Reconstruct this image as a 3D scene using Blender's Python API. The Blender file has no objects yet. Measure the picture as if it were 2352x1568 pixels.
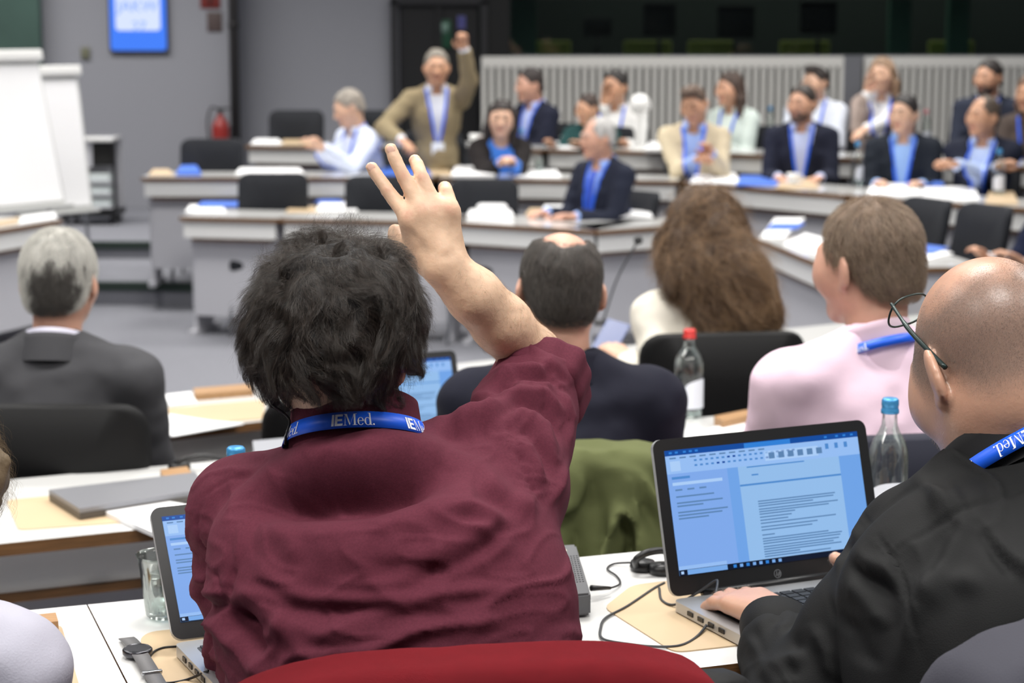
import bpy, bmesh, math, random
import numpy as np
from mathutils import Vector, Matrix
SC = bpy.context.scene
COL = SC.collection
# ------------------------------------------------------------------ camera
CAM_Z, FPX, TH = 1.55, 4573.0, math.radians(9.12)
cam_d = bpy.data.cameras.new('camera')
cam_d.sensor_width = 36.0
cam_d.lens = 36.0 * FPX / 2352.0
cam_d.dof.use_dof = True
cam_d.dof.focus_distance = 2.42
cam_d.dof.aperture_fstop = 6.5
cam_d.clip_end = 100
cam = bpy.data.objects.new('camera', cam_d)
COL.objects.link(cam)
cam.location = (0, 0, CAM_Z)
cam.rotation_euler = (math.pi / 2 - TH, 0, 0)
SC.camera = cam
# ------------------------------------------------------------------ world, lights, exposure
w = bpy.data.worlds.new('world'); SC.world = w; w.use_nodes = True
w.node_tree.nodes['Background'].inputs[0].default_value = (0.90, 0.94, 1.0, 1)
w.node_tree.nodes['Background'].inputs[1].default_value = 0.20
SC.view_settings.view_transform = 'Standard'
SC.view_settings.look = 'None'
SC.view_settings.exposure = 0.22
SC.view_settings.gamma = 1.0
SC.view_settings.use_curve_mapping = False
def area(name, loc, sx, sy, power, color=(1.0, 0.97, 0.93), rot=(0, 0, 0), spread=180):
    l = bpy.data.lights.new(name, 'AREA'); l.shape = 'RECTANGLE'; l.size = sx; l.size_y = sy
    l.energy = power; l.color = color; l.spread = math.radians(spread)
    o = bpy.data.objects.new(name, l); COL.objects.link(o); o.location = loc; o.rotation_euler = rot
    return o
# rows of ceiling panels over the seating
for i, x in enumerate((-2.6, 0.0, 2.6)):
    for j, y in enumerate((1.2, 4.0, 7.0, 10.0, 13.0)):
        area('ceiling_panel', (x, y, 3.6), 1.3, 0.7, 50, spread=140)
area('wall_fill_light', (-4.5, 15.2, 3.5), 4.5, .5, 125, spread=150)  # unseen fill light, added to brighten the left back wall
area('slat_fill_light', (2.2, 15.9, 3.5), 5.0, .4, 55, spread=150)  # added fill with no visible source, lifts the white slats
# ------------------------------------------------------------------ helpers
def P(px, py, d):
    """point on the view ray of a photo pixel, at forward distance d"""
    x = (px - 1176) / FPX; y = -(py - 784) / FPX
    F = Vector((0, math.cos(TH), -math.sin(TH))); U = Vector((0, math.sin(TH), math.cos(TH)))
    v = F + Vector((1, 0, 0)) * x + U * y
    v *= d / v.y
    return Vector((v.x, v.y, v.z + CAM_Z))
def PZ(px, py, z):
    v = P(px, py, 1.0) - Vector((0, 0, CAM_Z))
    t = (z - CAM_Z) / v.z
    return Vector((v.x * t, v.y * t, z))
def lin(c):
    return tuple(((v / 255) / 12.92 if v / 255 <= 0.04045 else ((v / 255 + 0.055) / 1.055) ** 2.4) for v in c)
MATS = {}
def mat(name, rgb, rough=0.5, metal=0.0, bump=0.0, bscale=200.0, var=0.0, vscale=8.0, sss=0.0, coat=0.0, spec=0.5, sheen=0.0, emit=0.0, weave=False, rgb2=None, streak=None):
    """procedural principled material; rgb in sRGB 0-255"""
    if name in MATS: return MATS[name]
    m = bpy.data.materials.new(name); m.use_nodes = True
    nt = m.node_tree; b = nt.nodes['Principled BSDF']
    c = lin(rgb) + (1,)
    b.inputs['Base Color'].default_value = c
    b.inputs['Roughness'].default_value = rough
    b.inputs['Metallic'].default_value = metal
    b.inputs['Specular IOR Level'].default_value = spec
    if sss:
        b.inputs['Subsurface Weight'].default_value = sss
        b.inputs['Subsurface Radius'].default_value = (0.012, 0.004, 0.002)
        b.inputs['Subsurface Scale'].default_value = 1.0
    if coat: b.inputs['Coat Weight'].default_value = coat
    if sheen:
        b.inputs['Sheen Weight'].default_value = sheen; b.inputs['Sheen Roughness'].default_value = 0.5
        b.inputs['Sheen Tint'].default_value = c
    if emit:
        b.inputs['Emission Color'].default_value = c; b.inputs['Emission Strength'].default_value = emit
    tc = nt.nodes.new('ShaderNodeTexCoord')
    if var or rgb2:
        n = nt.nodes.new('ShaderNodeTexNoise'); n.inputs['Scale'].default_value = vscale; n.inputs['Detail'].default_value = 5
        if streak:
            mp = nt.nodes.new('ShaderNodeMapping'); mp.inputs['Scale'].default_value = streak
            nt.links.new(tc.outputs['Object'], mp.inputs[0]); nt.links.new(mp.outputs[0], n.inputs['Vector'])
        else: nt.links.new(tc.outputs['Object'], n.inputs['Vector'])
        r = nt.nodes.new('ShaderNodeValToRGB'); nt.links.new(n.outputs['Fac'], r.inputs[0])
        r.color_ramp.elements[0].position = 0.32; r.color_ramp.elements[1].position = 0.68
        r.color_ramp.elements[0].color = tuple(v * (1 - var) for v in c[:3]) + (1,)
        r.color_ramp.elements[1].color = (lin(rgb2) + (1,)) if rgb2 else tuple(min(1, v * (1 + var)) for v in c[:3]) + (1,)
        nt.links.new(r.outputs[0], b.inputs['Base Color'])
    if bump:
        bp = nt.nodes.new('ShaderNodeBump'); bp.inputs['Strength'].default_value = bump; bp.inputs['Distance'].default_value = 0.002
        if weave:
            a1 = nt.nodes.new('ShaderNodeTexWave'); a1.inputs['Scale'].default_value = bscale; a1.bands_direction = 'DIAGONAL'
            a1.inputs['Distortion'].default_value = 1.0; a1.inputs['Detail'].default_value = 1
            nt.links.new(tc.outputs['Object'], a1.inputs['Vector']); nt.links.new(a1.outputs['Fac'], bp.inputs['Height'])
        else:
            n2 = nt.nodes.new('ShaderNodeTexNoise'); n2.inputs['Scale'].default_value = bscale; n2.inputs['Detail'].default_value = 4
            nt.links.new(tc.outputs['Object'], n2.inputs['Vector']); nt.links.new(n2.outputs['Fac'], bp.inputs['Height'])
        nt.links.new(bp.outputs[0], b.inputs['Normal'])
    MATS[name] = m
    return m
def glass_mat(name, rgb=(245, 250, 250), rough=0.0, ior=1.45):
    if name in MATS: return MATS[name]
    m = mat(name, rgb, rough=rough, spec=0.5); b = m.node_tree.nodes['Principled BSDF']
    b.inputs['Transmission Weight'].default_value = 1.0; b.inputs['IOR'].default_value = ior
    return m
def emis(name, rgb, s=1.0):
    if name in MATS: return MATS[name]
    m = mat(name, (0, 0, 0), rough=0.4); b = m.node_tree.nodes['Principled BSDF']
    b.inputs['Emission Color'].default_value = lin(rgb) + (1,); b.inputs['Emission Strength'].default_value = s
    b.inputs['Specular IOR Level'].default_value = 0.2
    return m
def link(o, parent=None):
    COL.objects.link(o)
    if parent is not None: o.parent = parent
    return o
def tag(o, label=None, cat=None, group=None, kind=None):
    if label: o['label'] = label
    if cat: o['category'] = cat
    if group: o['group'] = group
    if kind: o['kind'] = kind
    return o
def empty(name, loc=(0, 0, 0), rz=0.0, label=None, cat=None, group=None):
    o = bpy.data.objects.new(name, None); COL.objects.link(o)
    o.empty_display_size = 0.1; o.location = loc; o.rotation_euler = (0, 0, rz)
    return tag(o, label, cat, group)
def bm_obj(name, bm, m, parent=None, smooth=True):
    me = bpy.data.meshes.new(name); bm.normal_update(); bm.to_mesh(me); bm.free()
    if smooth: me.polygons.foreach_set('use_smooth', [True] * len(me.polygons))
    for x in (m if isinstance(m, (list, tuple)) else [m]): me.materials.append(x)
    return link(bpy.data.objects.new(name, me), parent)
def sharp(o, deg=35):
    me = o.data
    me.set_sharp_from_angle(angle=math.radians(deg))
    return o
def box(bm, c, s, rot=None, bev=0.0, seg=2, mi=0):
    """box centre c, full size s, optional 3x3 rotation"""
    r = bmesh.ops.create_cube(bm, size=1.0)
    vs = r['verts']; M = (rot.to_4x4() if rot is not None else Matrix())
    bmesh.ops.transform(bm, matrix=Matrix.Translation(c) @ M @ Matrix.Diagonal((s[0], s[1], s[2], 1)), verts=vs)
    fs = set(f for v in vs for f in v.link_faces)
    for f in fs: f.material_index = mi
    if bev > 0:
        es = list(set(e for v in vs for e in v.link_edges))
        g = bmesh.ops.bevel(bm, geom=es, offset=bev, segments=seg, affect='EDGES', profile=0.5)
        for f in g['faces']: f.material_index = mi
def cyl(bm, a, b, ra, rb=None, n=16, mi=0, caps=True):
    a = Vector(a); b = Vector(b); rb = ra if rb is None else rb
    z = (b - a).normalized(); x = z.orthogonal().normalized(); y = z.cross(x)
    r0 = [bm.verts.new(a + (x * math.cos(t) + y * math.sin(t)) * ra) for t in [2 * math.pi * i / n for i in range(n)]]
    r1 = [bm.verts.new(b + (x * math.cos(t) + y * math.sin(t)) * rb) for t in [2 * math.pi * i / n for i in range(n)]]
    for i in range(n):
        f = bm.faces.new((r0[i], r0[(i + 1) % n], r1[(i + 1) % n], r1[i])); f.material_index = mi
    if caps:
        f = bm.faces.new(r0[::-1]); f.material_index = mi
        f = bm.faces.new(r1); f.material_index = mi
def lathe(bm, prof, c=(0, 0, 0), n=32, mi=0, close=False, rot=None, sx=1.0):
    """profile [(r,z)...] around z"""
    c = Vector(c); rings = []
    for r, z in prof:
        ring = []
        for i in range(n):
            t = 2 * math.pi * i / n
            p = Vector((r * math.cos(t) * sx, r * math.sin(t), z))
            if rot is not None: p = rot @ p
            ring.append(bm.verts.new(c + p))
        rings.append(ring)
    for a, b in zip(rings, rings[1:]):
        for i in range(n):
            f = bm.faces.new((a[i], a[(i + 1) % n], b[(i + 1) % n], b[i])); f.material_index = mi
    if close:
        f = bm.faces.new(rings[0][::-1]); f.material_index = mi
        f = bm.faces.new(rings[-1]); f.material_index = mi
def smooth_path(pts, n=8):
    """Catmull-Rom through points"""
    pts = [Vector(p) for p in pts]
    if len(pts) < 3: return pts
    q = [pts[0] * 2 - pts[1]] + pts + [pts[-1] * 2 - pts[-2]]
    out = []
    for i in range(1, len(q) - 2):
        p0, p1, p2, p3 = q[i - 1:i + 3]
        for k in range(n):
            t = k / n
            out.append(0.5 * ((2 * p1) + (p2 - p0) * t + (2 * p0 - 5 * p1 + 4 * p2 - p3) * t * t + (3 * p1 - p0 - 3 * p2 + p3) * t ** 3))
    out.append(pts[-1]); return out
def tube(bm, pts, r, n=8, mi=0, smooth=6):
    pts = smooth_path(pts, smooth) if smooth else [Vector(p) for p in pts]
    prev = None; x = None
    for i, p in enumerate(pts):
        t = (pts[min(i + 1, len(pts) - 1)] - pts[max(i - 1, 0)]).normalized()
        if x is None: x = t.orthogonal().normalized()
        x = (x - t * x.dot(t)).normalized(); y = t.cross(x)
        rr = r(i / (len(pts) - 1)) if callable(r) else r
        ring = [bm.verts.new(p + (x * math.cos(a) + y * math.sin(a)) * rr) for a in [2 * math.pi * k / n for k in range(n)]]
        if prev:
            for k in range(n):
                f = bm.faces.new((prev[k], prev[(k + 1) % n], ring[(k + 1) % n], ring[k])); f.material_index = mi
        else:
            f = bm.faces.new(ring[::-1]); f.material_index = mi
        prev = ring
    f = bm.faces.new(prev); f.material_index = mi
def ribbon(bm, pts, normals, wid, thick=0.0012, mi=0):
    """flat strip along pts; wid = full width; normals = outward"""
    rows = []
    for i, p in enumerate(pts):
        t = (pts[min(i + 1, len(pts) - 1)] - pts[max(i - 1, 0)]).normalized()
        nrm = normals[i].normalized(); s = t.cross(nrm).normalized(); nrm = s.cross(t)
        rows.append([bm.verts.new(p + s * wid / 2 + nrm * thick), bm.verts.new(p - s * wid / 2 + nrm * thick),
                     bm.verts.new(p - s * wid / 2), bm.verts.new(p + s * wid / 2)])
    for a, b in zip(rows, rows[1:]):
        for k in range(4):
            f = bm.faces.new((a[k], a[(k + 1) % 4], b[(k + 1) % 4], b[k])); f.material_index = mi
    bm.faces.new(rows[0][::-1]); bm.faces.new(rows[-1])
def prism(bm, poly, z0, z1, mi=0, top_mi=None):
    """extruded polygon (list of xy)"""
    a = [bm.verts.new((p[0], p[1], z0)) for p in poly]; b = [bm.verts.new((p[0], p[1], z1)) for p in poly]
    n = len(poly)
    ar = sum(poly[i][0] * poly[(i + 1) % n][1] - poly[(i + 1) % n][0] * poly[i][1] for i in range(n))
    f1 = bm.faces.new(b if ar > 0 else b[::-1]); f1.material_index = mi if top_mi is None else top_mi
    f2 = bm.faces.new(a[::-1] if ar > 0 else a); f2.material_index = mi
    for i in range(n):
        q = (a[i], a[(i + 1) % n], b[(i + 1) % n], b[i])
        f = bm.faces.new(q if ar > 0 else q[::-1]); f.material_index = mi
def rrect(w_, h_, r, n=5):
    out = []
    for cx, cy, a0 in ((w_ / 2 - r, h_ / 2 - r, 0), (-w_ / 2 + r, h_ / 2 - r, 90), (-w_ / 2 + r, -h_ / 2 + r, 180), (w_ / 2 - r, -h_ / 2 + r, 270)):
        for k in range(n + 1):
            a = math.radians(a0 + 90 * k / n); out.append((cx + r * math.cos(a), cy + r * math.sin(a)))
    return out
# ------------------------------------------------------------------ implicit surfaces
def A3(v): return np.array(tuple(v), dtype=np.float32)
def vnoise(X, scale, seed=0):
    """value noise in [-1,1]; X (...,3)"""
    Y = X * scale + seed * 17.31
    i = np.floor(Y).astype(np.int64); f = (Y - i).astype(np.float32); u = f * f * (3 - 2 * f)
    def h(a, b, c):
        n = (a * 73856093) ^ (b * 19349663) ^ (c * 83492791)
        n = (n ^ (n >> 13)) * 1274126177 & 0x7fffffff
        n = (n ^ (n >> 16)) & 0xffff
        return n.astype(np.float32) / 32767.5 - 1
    x, y, z = i[..., 0], i[..., 1], i[..., 2]
    r = 0
    for dx in (0, 1):
        for dy in (0, 1):
            for dz in (0, 1):
                wt = (u[..., 0] if dx else 1 - u[..., 0]) * (u[..., 1] if dy else 1 - u[..., 1]) * (u[..., 2] if dz else 1 - u[..., 2])
                r = r + wt * h(x + dx, y + dy, z + dz)
    return r
def fbm(X, scale, seed=0, o=3):
    r = 0; a = 1.0
    for k in range(o):
        r = r + a * vnoise(X, scale * 2 ** k, seed + k); a *= 0.5
    return r
class Sdf:
    def __init__(self): self.p = []
    def rc(self, a, b, ra, rb=None, k=0.02, op=0):
        a = A3(a); b = A3(b); rb = ra if rb is None else rb; rm = max(ra, rb)
        self.p.append(('rc', a, b, float(ra), float(rb), k, op, np.minimum(a, b) - rm, np.maximum(a, b) + rm)); return self
    def chain(self, pts, rs, k=0.01, op=0):
        for i in range(len(pts) - 1): self.rc(pts[i], pts[i + 1], rs[i], rs[i + 1], k, op)
        return self
    def el(self, c, r, M=None, k=0.02, op=0):
        c = A3(c); r = A3(r); M = np.eye(3, dtype=np.float32) if M is None else np.array(M, dtype=np.float32)
        ext = np.sqrt(((M * r[None, :]) ** 2).sum(1))
        self.p.append(('el', c, r, M, 0, k, op, c - ext, c + ext)); return self
    def fn(self, f, lo, hi, k=0.005, op=1):
        self.p.append(('fn', f, 0, 0, 0, k, op, A3(lo), A3(hi))); return self
    @staticmethod
    def dist(p, X):
        if p[0] == 'rc':
            _, a, b, ra, rb = p[:5]
            ba = b - a; l2 = float((ba * ba).sum()) + 1e-12
            t = np.clip(((X - a) @ ba) / l2, 0, 1)
            q = X - a - t[..., None] * ba
            return np.sqrt((q * q).sum(-1)) - (ra + (rb - ra) * t)
        if p[0] == 'el':
            _, c, r, M = p[:4]
            q = (X - c) @ M
            k0 = np.sqrt(((q / r) ** 2).sum(-1)); k1 = np.sqrt(((q / (r * r)) ** 2).sum(-1))
            return np.where(k1 > 1e-6, k0 * (k0 - 1) / np.maximum(k1, 1e-6), -r.min())
        return p[1](X)
    @staticmethod
    def comb(D, d, k, op):
        if op == 0:
            h = np.maximum(k - np.abs(D - d), 0) / k
            return np.minimum(D, d) - h * h * k * 0.25
        if op == 1: d = -d
        h = np.maximum(k - np.abs(D - d), 0) / k
        return np.maximum(D, d) + h * h * k * 0.25
    def ev(self, X):
        X = np.asarray(X, dtype=np.float32)
        D = np.full(X.shape[:-1], 1.0, dtype=np.float32)
        for p in self.p: D = self.comb(D, self.dist(p, X), p[5], p[6])
        return D
    def grad(self, X, e=0.002):
        X = np.asarray(X, dtype=np.float32); g = np.zeros_like(X)
        for i in range(3):
            o = np.zeros(3, dtype=np.float32); o[i] = e
            g[..., i] = self.ev(X + o) - self.ev(X - o)
        return g / np.maximum(np.linalg.norm(g, axis=-1, keepdims=True), 1e-9)
    def bounds(self):
        lo = np.min([p[7] for p in self.p if p[6] == 0], axis=0); hi = np.max([p[8] for p in self.p if p[6] == 0], axis=0)
        return lo, hi
    def grid(self, h, post=None):
        lo, hi = self.bounds(); lo = lo - 3 * h; hi = hi + 3 * h
        n = np.ceil((hi - lo) / h).astype(int) + 1
        D = np.full(tuple(n), 1.0, dtype=np.float32)
        ax = [lo[i] + h * np.arange(n[i], dtype=np.float32) for i in range(3)]
        for p in self.p:
            mg = p[5] + 4 * h
            if p[6] == 2: s = [slice(0, n[i]) for i in range(3)]
            else: s = [slice(max(0, int((p[7][i] - mg - lo[i]) / h)), max(0, min(n[i], int((p[8][i] + mg - lo[i]) / h) + 2))) for i in range(3)]
            if any(q.stop - q.start <= 0 for q in s): continue
            G = np.stack(np.meshgrid(ax[0][s[0]], ax[1][s[1]], ax[2][s[2]], indexing='ij'), -1)
            s = tuple(s)
            D[s] = self.comb(D[s], self.dist(p, G), p[5], p[6])
        if post is not None:
            m = np.abs(D) < 6 * h + 0.03
            X = np.stack(np.meshgrid(*ax, indexing='ij'), -1)[m]
            D[m] = D[m] + post(X)
        return D, lo
    def mesh(self, h, post=None):
        D, lo = self.grid(h, post)
        return nets(D, lo, h)
def nets(V, lo, h):
    """naive surface nets -> verts (n,3), quads (m,4)"""
    S_ = V < 0; nx, ny, nz = V.shape
    c = (nx - 1, ny - 1, nz - 1)
    acc = np.zeros(c + (3,), dtype=np.float32); cnt = np.zeros(c, dtype=np.float32)
    cor = [(i, j, k) for i in (0, 1) for j in (0, 1) for k in (0, 1)]
    def sub(A, o): return A[o[0]:o[0] + c[0], o[1]:o[1] + c[1], o[2]:o[2] + c[2]]
    for a in cor:
        for ax in range(3):
            if a[ax]: continue
            b = list(a); b[ax] = 1; b = tuple(b)
            m = sub(S_, a) != sub(S_, b)
            if not m.any(): continue
            v0 = sub(V, a)[m]; v1 = sub(V, b)[m]; t = v0 / (v0 - v1)
            for q in range(3):
                if q == ax: acc[..., q][m] += t
                else: acc[..., q][m] += a[q]
            cnt[m] += 1
    act = cnt > 0
    idx = np.full(c, -1, dtype=np.int64); ii = np.argwhere(act); idx[act] = np.arange(len(ii))
    verts = (acc[act] / cnt[act][:, None] + ii) * h + lo
    quads = []
    for ax in range(3):
        o1, o2 = [(1, 2), (2, 0), (0, 1)][ax]
        sl = [slice(1, n - 1) for n in (nx, ny, nz)]; sl[ax] = slice(0, c[ax])
        sl2 = list(sl); sl2[ax] = slice(1, c[ax] + 1)
        s0 = S_[tuple(sl)]; s1 = S_[tuple(sl2)]
        for flip in (0, 1):
            m = (s0 & ~s1) if not flip else (~s0 & s1)
            e = np.argwhere(m)
            if not len(e): continue
            for q in range(3):
                if q != ax: e[:, q] += 1
            def cell(d1, d2):
                g = e.copy(); g[:, o1] -= d1; g[:, o2] -= d2
                return idx[g[:, 0], g[:, 1], g[:, 2]]
            q4 = np.stack([cell(1, 1), cell(0, 1), cell(0, 0), cell(1, 0)], 1)
            quads.append(q4 if not flip else q4[:, ::-1])
    return verts.astype(np.float32), np.concatenate(quads).astype(np.int32)
def np_obj(name, V, F, m, parent=None, mi=None, smooth_it=0):
    if smooth_it: V = relax(V, F, smooth_it)
    me = bpy.data.meshes.new(name)
    k = F.shape[1]
    me.vertices.add(len(V)); me.vertices.foreach_set('co', np.ascontiguousarray(V, dtype=np.float32).ravel())
    me.loops.add(F.size); me.loops.foreach_set('vertex_index', np.ascontiguousarray(F, dtype=np.int32).ravel())
    me.polygons.add(len(F)); me.polygons.foreach_set('loop_start', np.arange(0, F.size, k, dtype=np.int32))
    me.polygons.foreach_set('use_smooth', np.ones(len(F), dtype=bool))
    for x in (m if isinstance(m, (list, tuple)) else [m]): me.materials.append(x)
    if mi is not None: me.polygons.foreach_set('material_index', np.asarray(mi, dtype=np.int32))
    me.update(calc_edges=True); me.validate()
    return link(bpy.data.objects.new(name, me), parent)
def relax(V, F, it=1, lam=0.5):
    V = V.copy()
    for _ in range(it):
        acc = np.zeros_like(V); cnt = np.zeros(len(V), dtype=np.float32)
        for a in range(4):
            i = F[:, a]; j = F[:, (a + 1) % 4]
            for q in range(3):
                acc[:, q] += np.bincount(i, V[j, q], len(V)); acc[:, q] += np.bincount(j, V[i, q], len(V))
            cnt += np.bincount(i, minlength=len(V)) + np.bincount(j, minlength=len(V))
        V = V + lam * (acc / np.maximum(cnt, 1)[:, None] - V)
    return V
def normals(V, F):
    n = np.cross(V[F[:, 2]] - V[F[:, 0]], V[F[:, 3]] - V[F[:, 1]])
    out = np.zeros_like(V)
    for a in range(4):
        for q in range(3): out[:, q] += np.bincount(F[:, a], n[:, q], len(V))
    return out / np.maximum(np.linalg.norm(out, axis=1, keepdims=True), 1e-12)
def ridge(V, lines, axes=(0, 2)):
    """sum of soft ridges: lines = [(pts world, width, amp)], distance measured in the given two axes"""
    out = np.zeros(len(V), dtype=np.float32); Q = V[:, axes]
    for pts, wd, amp in lines:
        p = np.array([[q[axes[0]], q[axes[1]]] for q in pts], dtype=np.float32)
        seg = np.linalg.norm(p[1:] - p[:-1], axis=1); cum = np.concatenate([[0], np.cumsum(seg)]); L = cum[-1]
        best = np.full(len(V), 1e9, dtype=np.float32); s = np.zeros(len(V), dtype=np.float32)
        for i in range(len(p) - 1):
            ba = p[i + 1] - p[i]; t = np.clip(((Q - p[i]) @ ba) / max((ba * ba).sum(), 1e-9), 0, 1)
            d = np.linalg.norm(Q - p[i] - t[:, None] * ba, axis=1); b = d < best
            best[b] = d[b]; s[b] = (cum[i] + t * seg[i])[b]
        u = s / L; tp = np.minimum(1, np.minimum(u, 1 - u) * 4 + 0.12)
        out += amp * tp * np.exp(-(best / wd) ** 2)
    return out
def strands(name, PTS, rad, m, parent=None, tip=0.25):
    """hair curves; PTS (n, k, 3)"""
    n, k = PTS.shape[:2]
    hc = bpy.data.hair_curves.new(name); hc.add_curves([k] * n)
    hc.points.foreach_set('position', np.ascontiguousarray(PTS, dtype=np.float32).ravel())
    r = np.linspace(1, tip, k, dtype=np.float32)[None, :] * (rad if np.isscalar(rad) else rad[:, None])
    r = np.broadcast_to(r, (n, k))
    hc.points.foreach_set('radius', np.ascontiguousarray(r, dtype=np.float32).ravel())
    hc.materials.append(m)
    return link(bpy.data.objects.new(name, hc), parent)
def hair_mat(name, rgb, rgb2=None, rough=0.38, spec=0.5):
    if name in MATS: return MATS[name]
    m = mat(name, rgb, rough=rough, spec=spec); nt = m.node_tree; b = nt.nodes['Principled BSDF']
    hi = nt.nodes.new('ShaderNodeHairInfo'); r = nt.nodes.new('ShaderNodeValToRGB')
    r.color_ramp.elements[0].color = lin(rgb) + (1,); r.color_ramp.elements[1].color = lin(rgb2 or rgb) + (1,)
    nt.links.new(hi.outputs['Random'], r.inputs[0]); nt.links.new(r.outputs[0], b.inputs['Base Color'])
    return m
# ------------------------------------------------------------------ materials
M_wall = mat('wall_paint', (150, 151, 158), rough=0.85, bump=0.05, bscale=60)
M_floor = mat('carpet', (120, 121, 128), rough=0.95, bump=0.5, bscale=500, var=0.10, vscale=90)
M_step = mat('step_carpet', (84, 92, 90), rough=0.95, bump=0.4, bscale=400)
M_nose = mat('step_nosing', (38, 52, 46), rough=0.8)
M_white = mat('white_laminate', (234, 234, 232), rough=0.32, spec=0.5, coat=0.9)
M_panel = mat('grey_panel', (190, 190, 196), rough=0.5)
M_ply = mat('plywood_edge', (112, 78, 44), rough=0.55, var=0.45, vscale=6, streak=(2, 2, 160))
M_wood = mat('oak_block', (166, 128, 88), rough=0.5, var=0.15, vscale=5, streak=(3, 40, 40))
M_black = mat('black_plastic', (24, 24, 26), rough=0.42)
M_leather = mat('black_upholstery', (13, 13, 14), rough=0.65, spec=0.25, bump=0.25, bscale=160)
M_fabricd = mat('dark_blue_upholstery', (22, 25, 32), rough=0.85, bump=0.3, bscale=300)
M_steel = mat('steel', (170, 172, 175), rough=0.3, metal=1.0)
M_alu = mat('aluminium', (196, 198, 202), rough=0.38, metal=0.9)
M_paper = mat('paper', (243, 243, 244), rough=0.7)
M_bluepaper = mat('blue_folder_card', (66, 110, 205), rough=0.55)
M_pad = mat('desk_pad_leather', (196, 172, 138), rough=0.5, bump=0.06, bscale=120, var=0.03, vscale=4)
M_cap = mat('blue_cap', (70, 150, 205), rough=0.35, metal=0.35)
M_capred = mat('red_cap', (205, 52, 48), rough=0.4)
M_label = mat('label_paper', (222, 226, 236), rough=0.5)
def thin_glass(name, tint=(246, 250, 248), lo=0.05, hi=0.65, rough=0.02):
    if name in MATS: return MATS[name]
    m = bpy.data.materials.new(name); m.use_nodes = True; nt = m.node_tree
    nt.nodes.remove(nt.nodes['Principled BSDF'])
    t = nt.nodes.new('ShaderNodeBsdfTransparent'); t.inputs[0].default_value = lin(tint) + (1,)
    g = nt.nodes.new('ShaderNodeBsdfGlossy'); g.inputs['Roughness'].default_value = rough
    lw = nt.nodes.new('ShaderNodeLayerWeight'); lw.inputs[0].default_value = 0.35
    mr = nt.nodes.new('ShaderNodeMapRange'); mr.inputs[3].default_value = lo; mr.inputs[4].default_value = hi
    mx = nt.nodes.new('ShaderNodeMixShader'); o = nt.nodes['Material Output']
    nt.links.new(lw.outputs['Fresnel'], mr.inputs[0]); nt.links.new(mr.outputs[0], mx.inputs[0])
    nt.links.new(t.outputs[0], mx.inputs[1]); nt.links.new(g.outputs[0], mx.inputs[2]); nt.links.new(mx.outputs[0], o.inputs[0])
    MATS[name] = m; return m
M_glass = thin_glass('clear_glass')
M_booth = thin_glass('booth_glass', (222, 230, 226), 0.02, 0.35)
M_water = thin_glass('water', (228, 236, 236), 0.04, 0.5)
# ------------------------------------------------------------------ room shell
ZI, Z2, Z3 = -0.33, -0.18, -0.06          # inner floor, middle tier, outer tier
YW = 17.5
def struct(name, bm, m, parent=None):
    o = bm_obj(name, bm, m, parent, smooth=False); o['kind'] = 'structure'; return o
bm = bmesh.new(); box(bm, (0, 8, ZI - 0.05), (24, 30, 0.1)); struct('floor', bm, M_floor)
V2 = lambda p: Vector((p.x, p.y))
r1a, r1b = PZ(200, 1388, .73), PZ(1480, 1265, .73)
r2a, r2b = PZ(0, 1103, .55), PZ(500, 1058, .55)
r3a, r3b = PZ(380, 905, .40), PZ(1140, 825, .40)
def along(a, b, x):
    t = (x - a.x) / (b.x - a.x); return Vector((x, a.y + (b.y - a.y) * t))
def tier(name, poly, z):
    bm = bmesh.new(); prism(bm, poly, ZI - 0.02, z); return struct(name, bm, [M_floor])
e1 = [along(r1a, r1b, x) + Vector((0, .12)) for x in (-6, 4)]
e2 = [along(r2a, r2b, x) + Vector((0, .10)) for x in (-6, 4)]
tier('floor_tier', [(-6, -4), (4, -4), (4, e1[1].y), (-6, e1[0].y)], 0.0)
tier('floor_tier', [(-6, e1[0].y - .01), (4, e1[1].y - .01), (4, e2[1].y), (-6, e2[0].y)], Z2)
f2 = [PZ(330, 650, Z2), PZ(1313, 668, Z2), PZ(1560, 668, Z2), PZ(1960, 735, Z2), PZ(2600, 800, Z2)]
f3 = [PZ(200, 556, Z3), PZ(1313, 560, Z3), PZ(1560, 562, Z3), PZ(1960, 600, Z3), PZ(2600, 640, Z3)]
pl2 = [(-9, f2[0].y + .4)] + [(p.x, p.y) for p in f2] + [(9, f2[-1].y), (9, 20), (-9, 20)]
pl3 = [(-9, f3[0].y)] + [(p.x, p.y) for p in f3] + [(9, f3[-1].y), (9, 21), (-9, 21)]
tier('floor_tier', pl2, Z2); tier('floor_tier', pl3, Z3)
for pl, z in ((pl2, Z2), (pl3, Z3)):       # dark nosing strip along each far step
    bm = bmesh.new()
    for a, b in zip(pl[:4], pl[1:5]):
        a = Vector(a); b = Vector(b); t = (b - a).normalized(); nrm = Vector((t.y, -t.x))
        prism(bm, [a + nrm * .012, b + nrm * .012, b - nrm * .05, a - nrm * .05], z - .05, z + .004)
    struct('trim_1' if z == Z2 else 'trim_2', bm, M_nose)
XP = P(537, 0, YW).x
bm = bmesh.new(); box(bm, ((-9 + XP) / 2, YW + .1, 1.8), (XP + 9, .2, 4.2)); struct('wall_back_left', bm, M_wall)
bm = bmesh.new(); box(bm, ((XP + 9) / 2, YW + 0.75, .6), (9 - XP, .2, 1.3)); box(bm, ((XP + P(905, 0, YW).x) / 2 - .02, YW + .45, 1.8), (P(905, 0, YW).x - XP + .14, .2, 4.2)); struct('wall_back', bm, M_wall)
for n, x in (('wall_left', -9.1), ('wall_right', 9.1)):
    bm = bmesh.new(); box(bm, (x, 8, 1.8), (.2, 30, 4.4)); struct(n, bm, M_wall)
bm = bmesh.new(); box(bm, (0, -4.6, 1.8), (18, .2, 4.4)); struct('wall_front', bm, M_wall)
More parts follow.
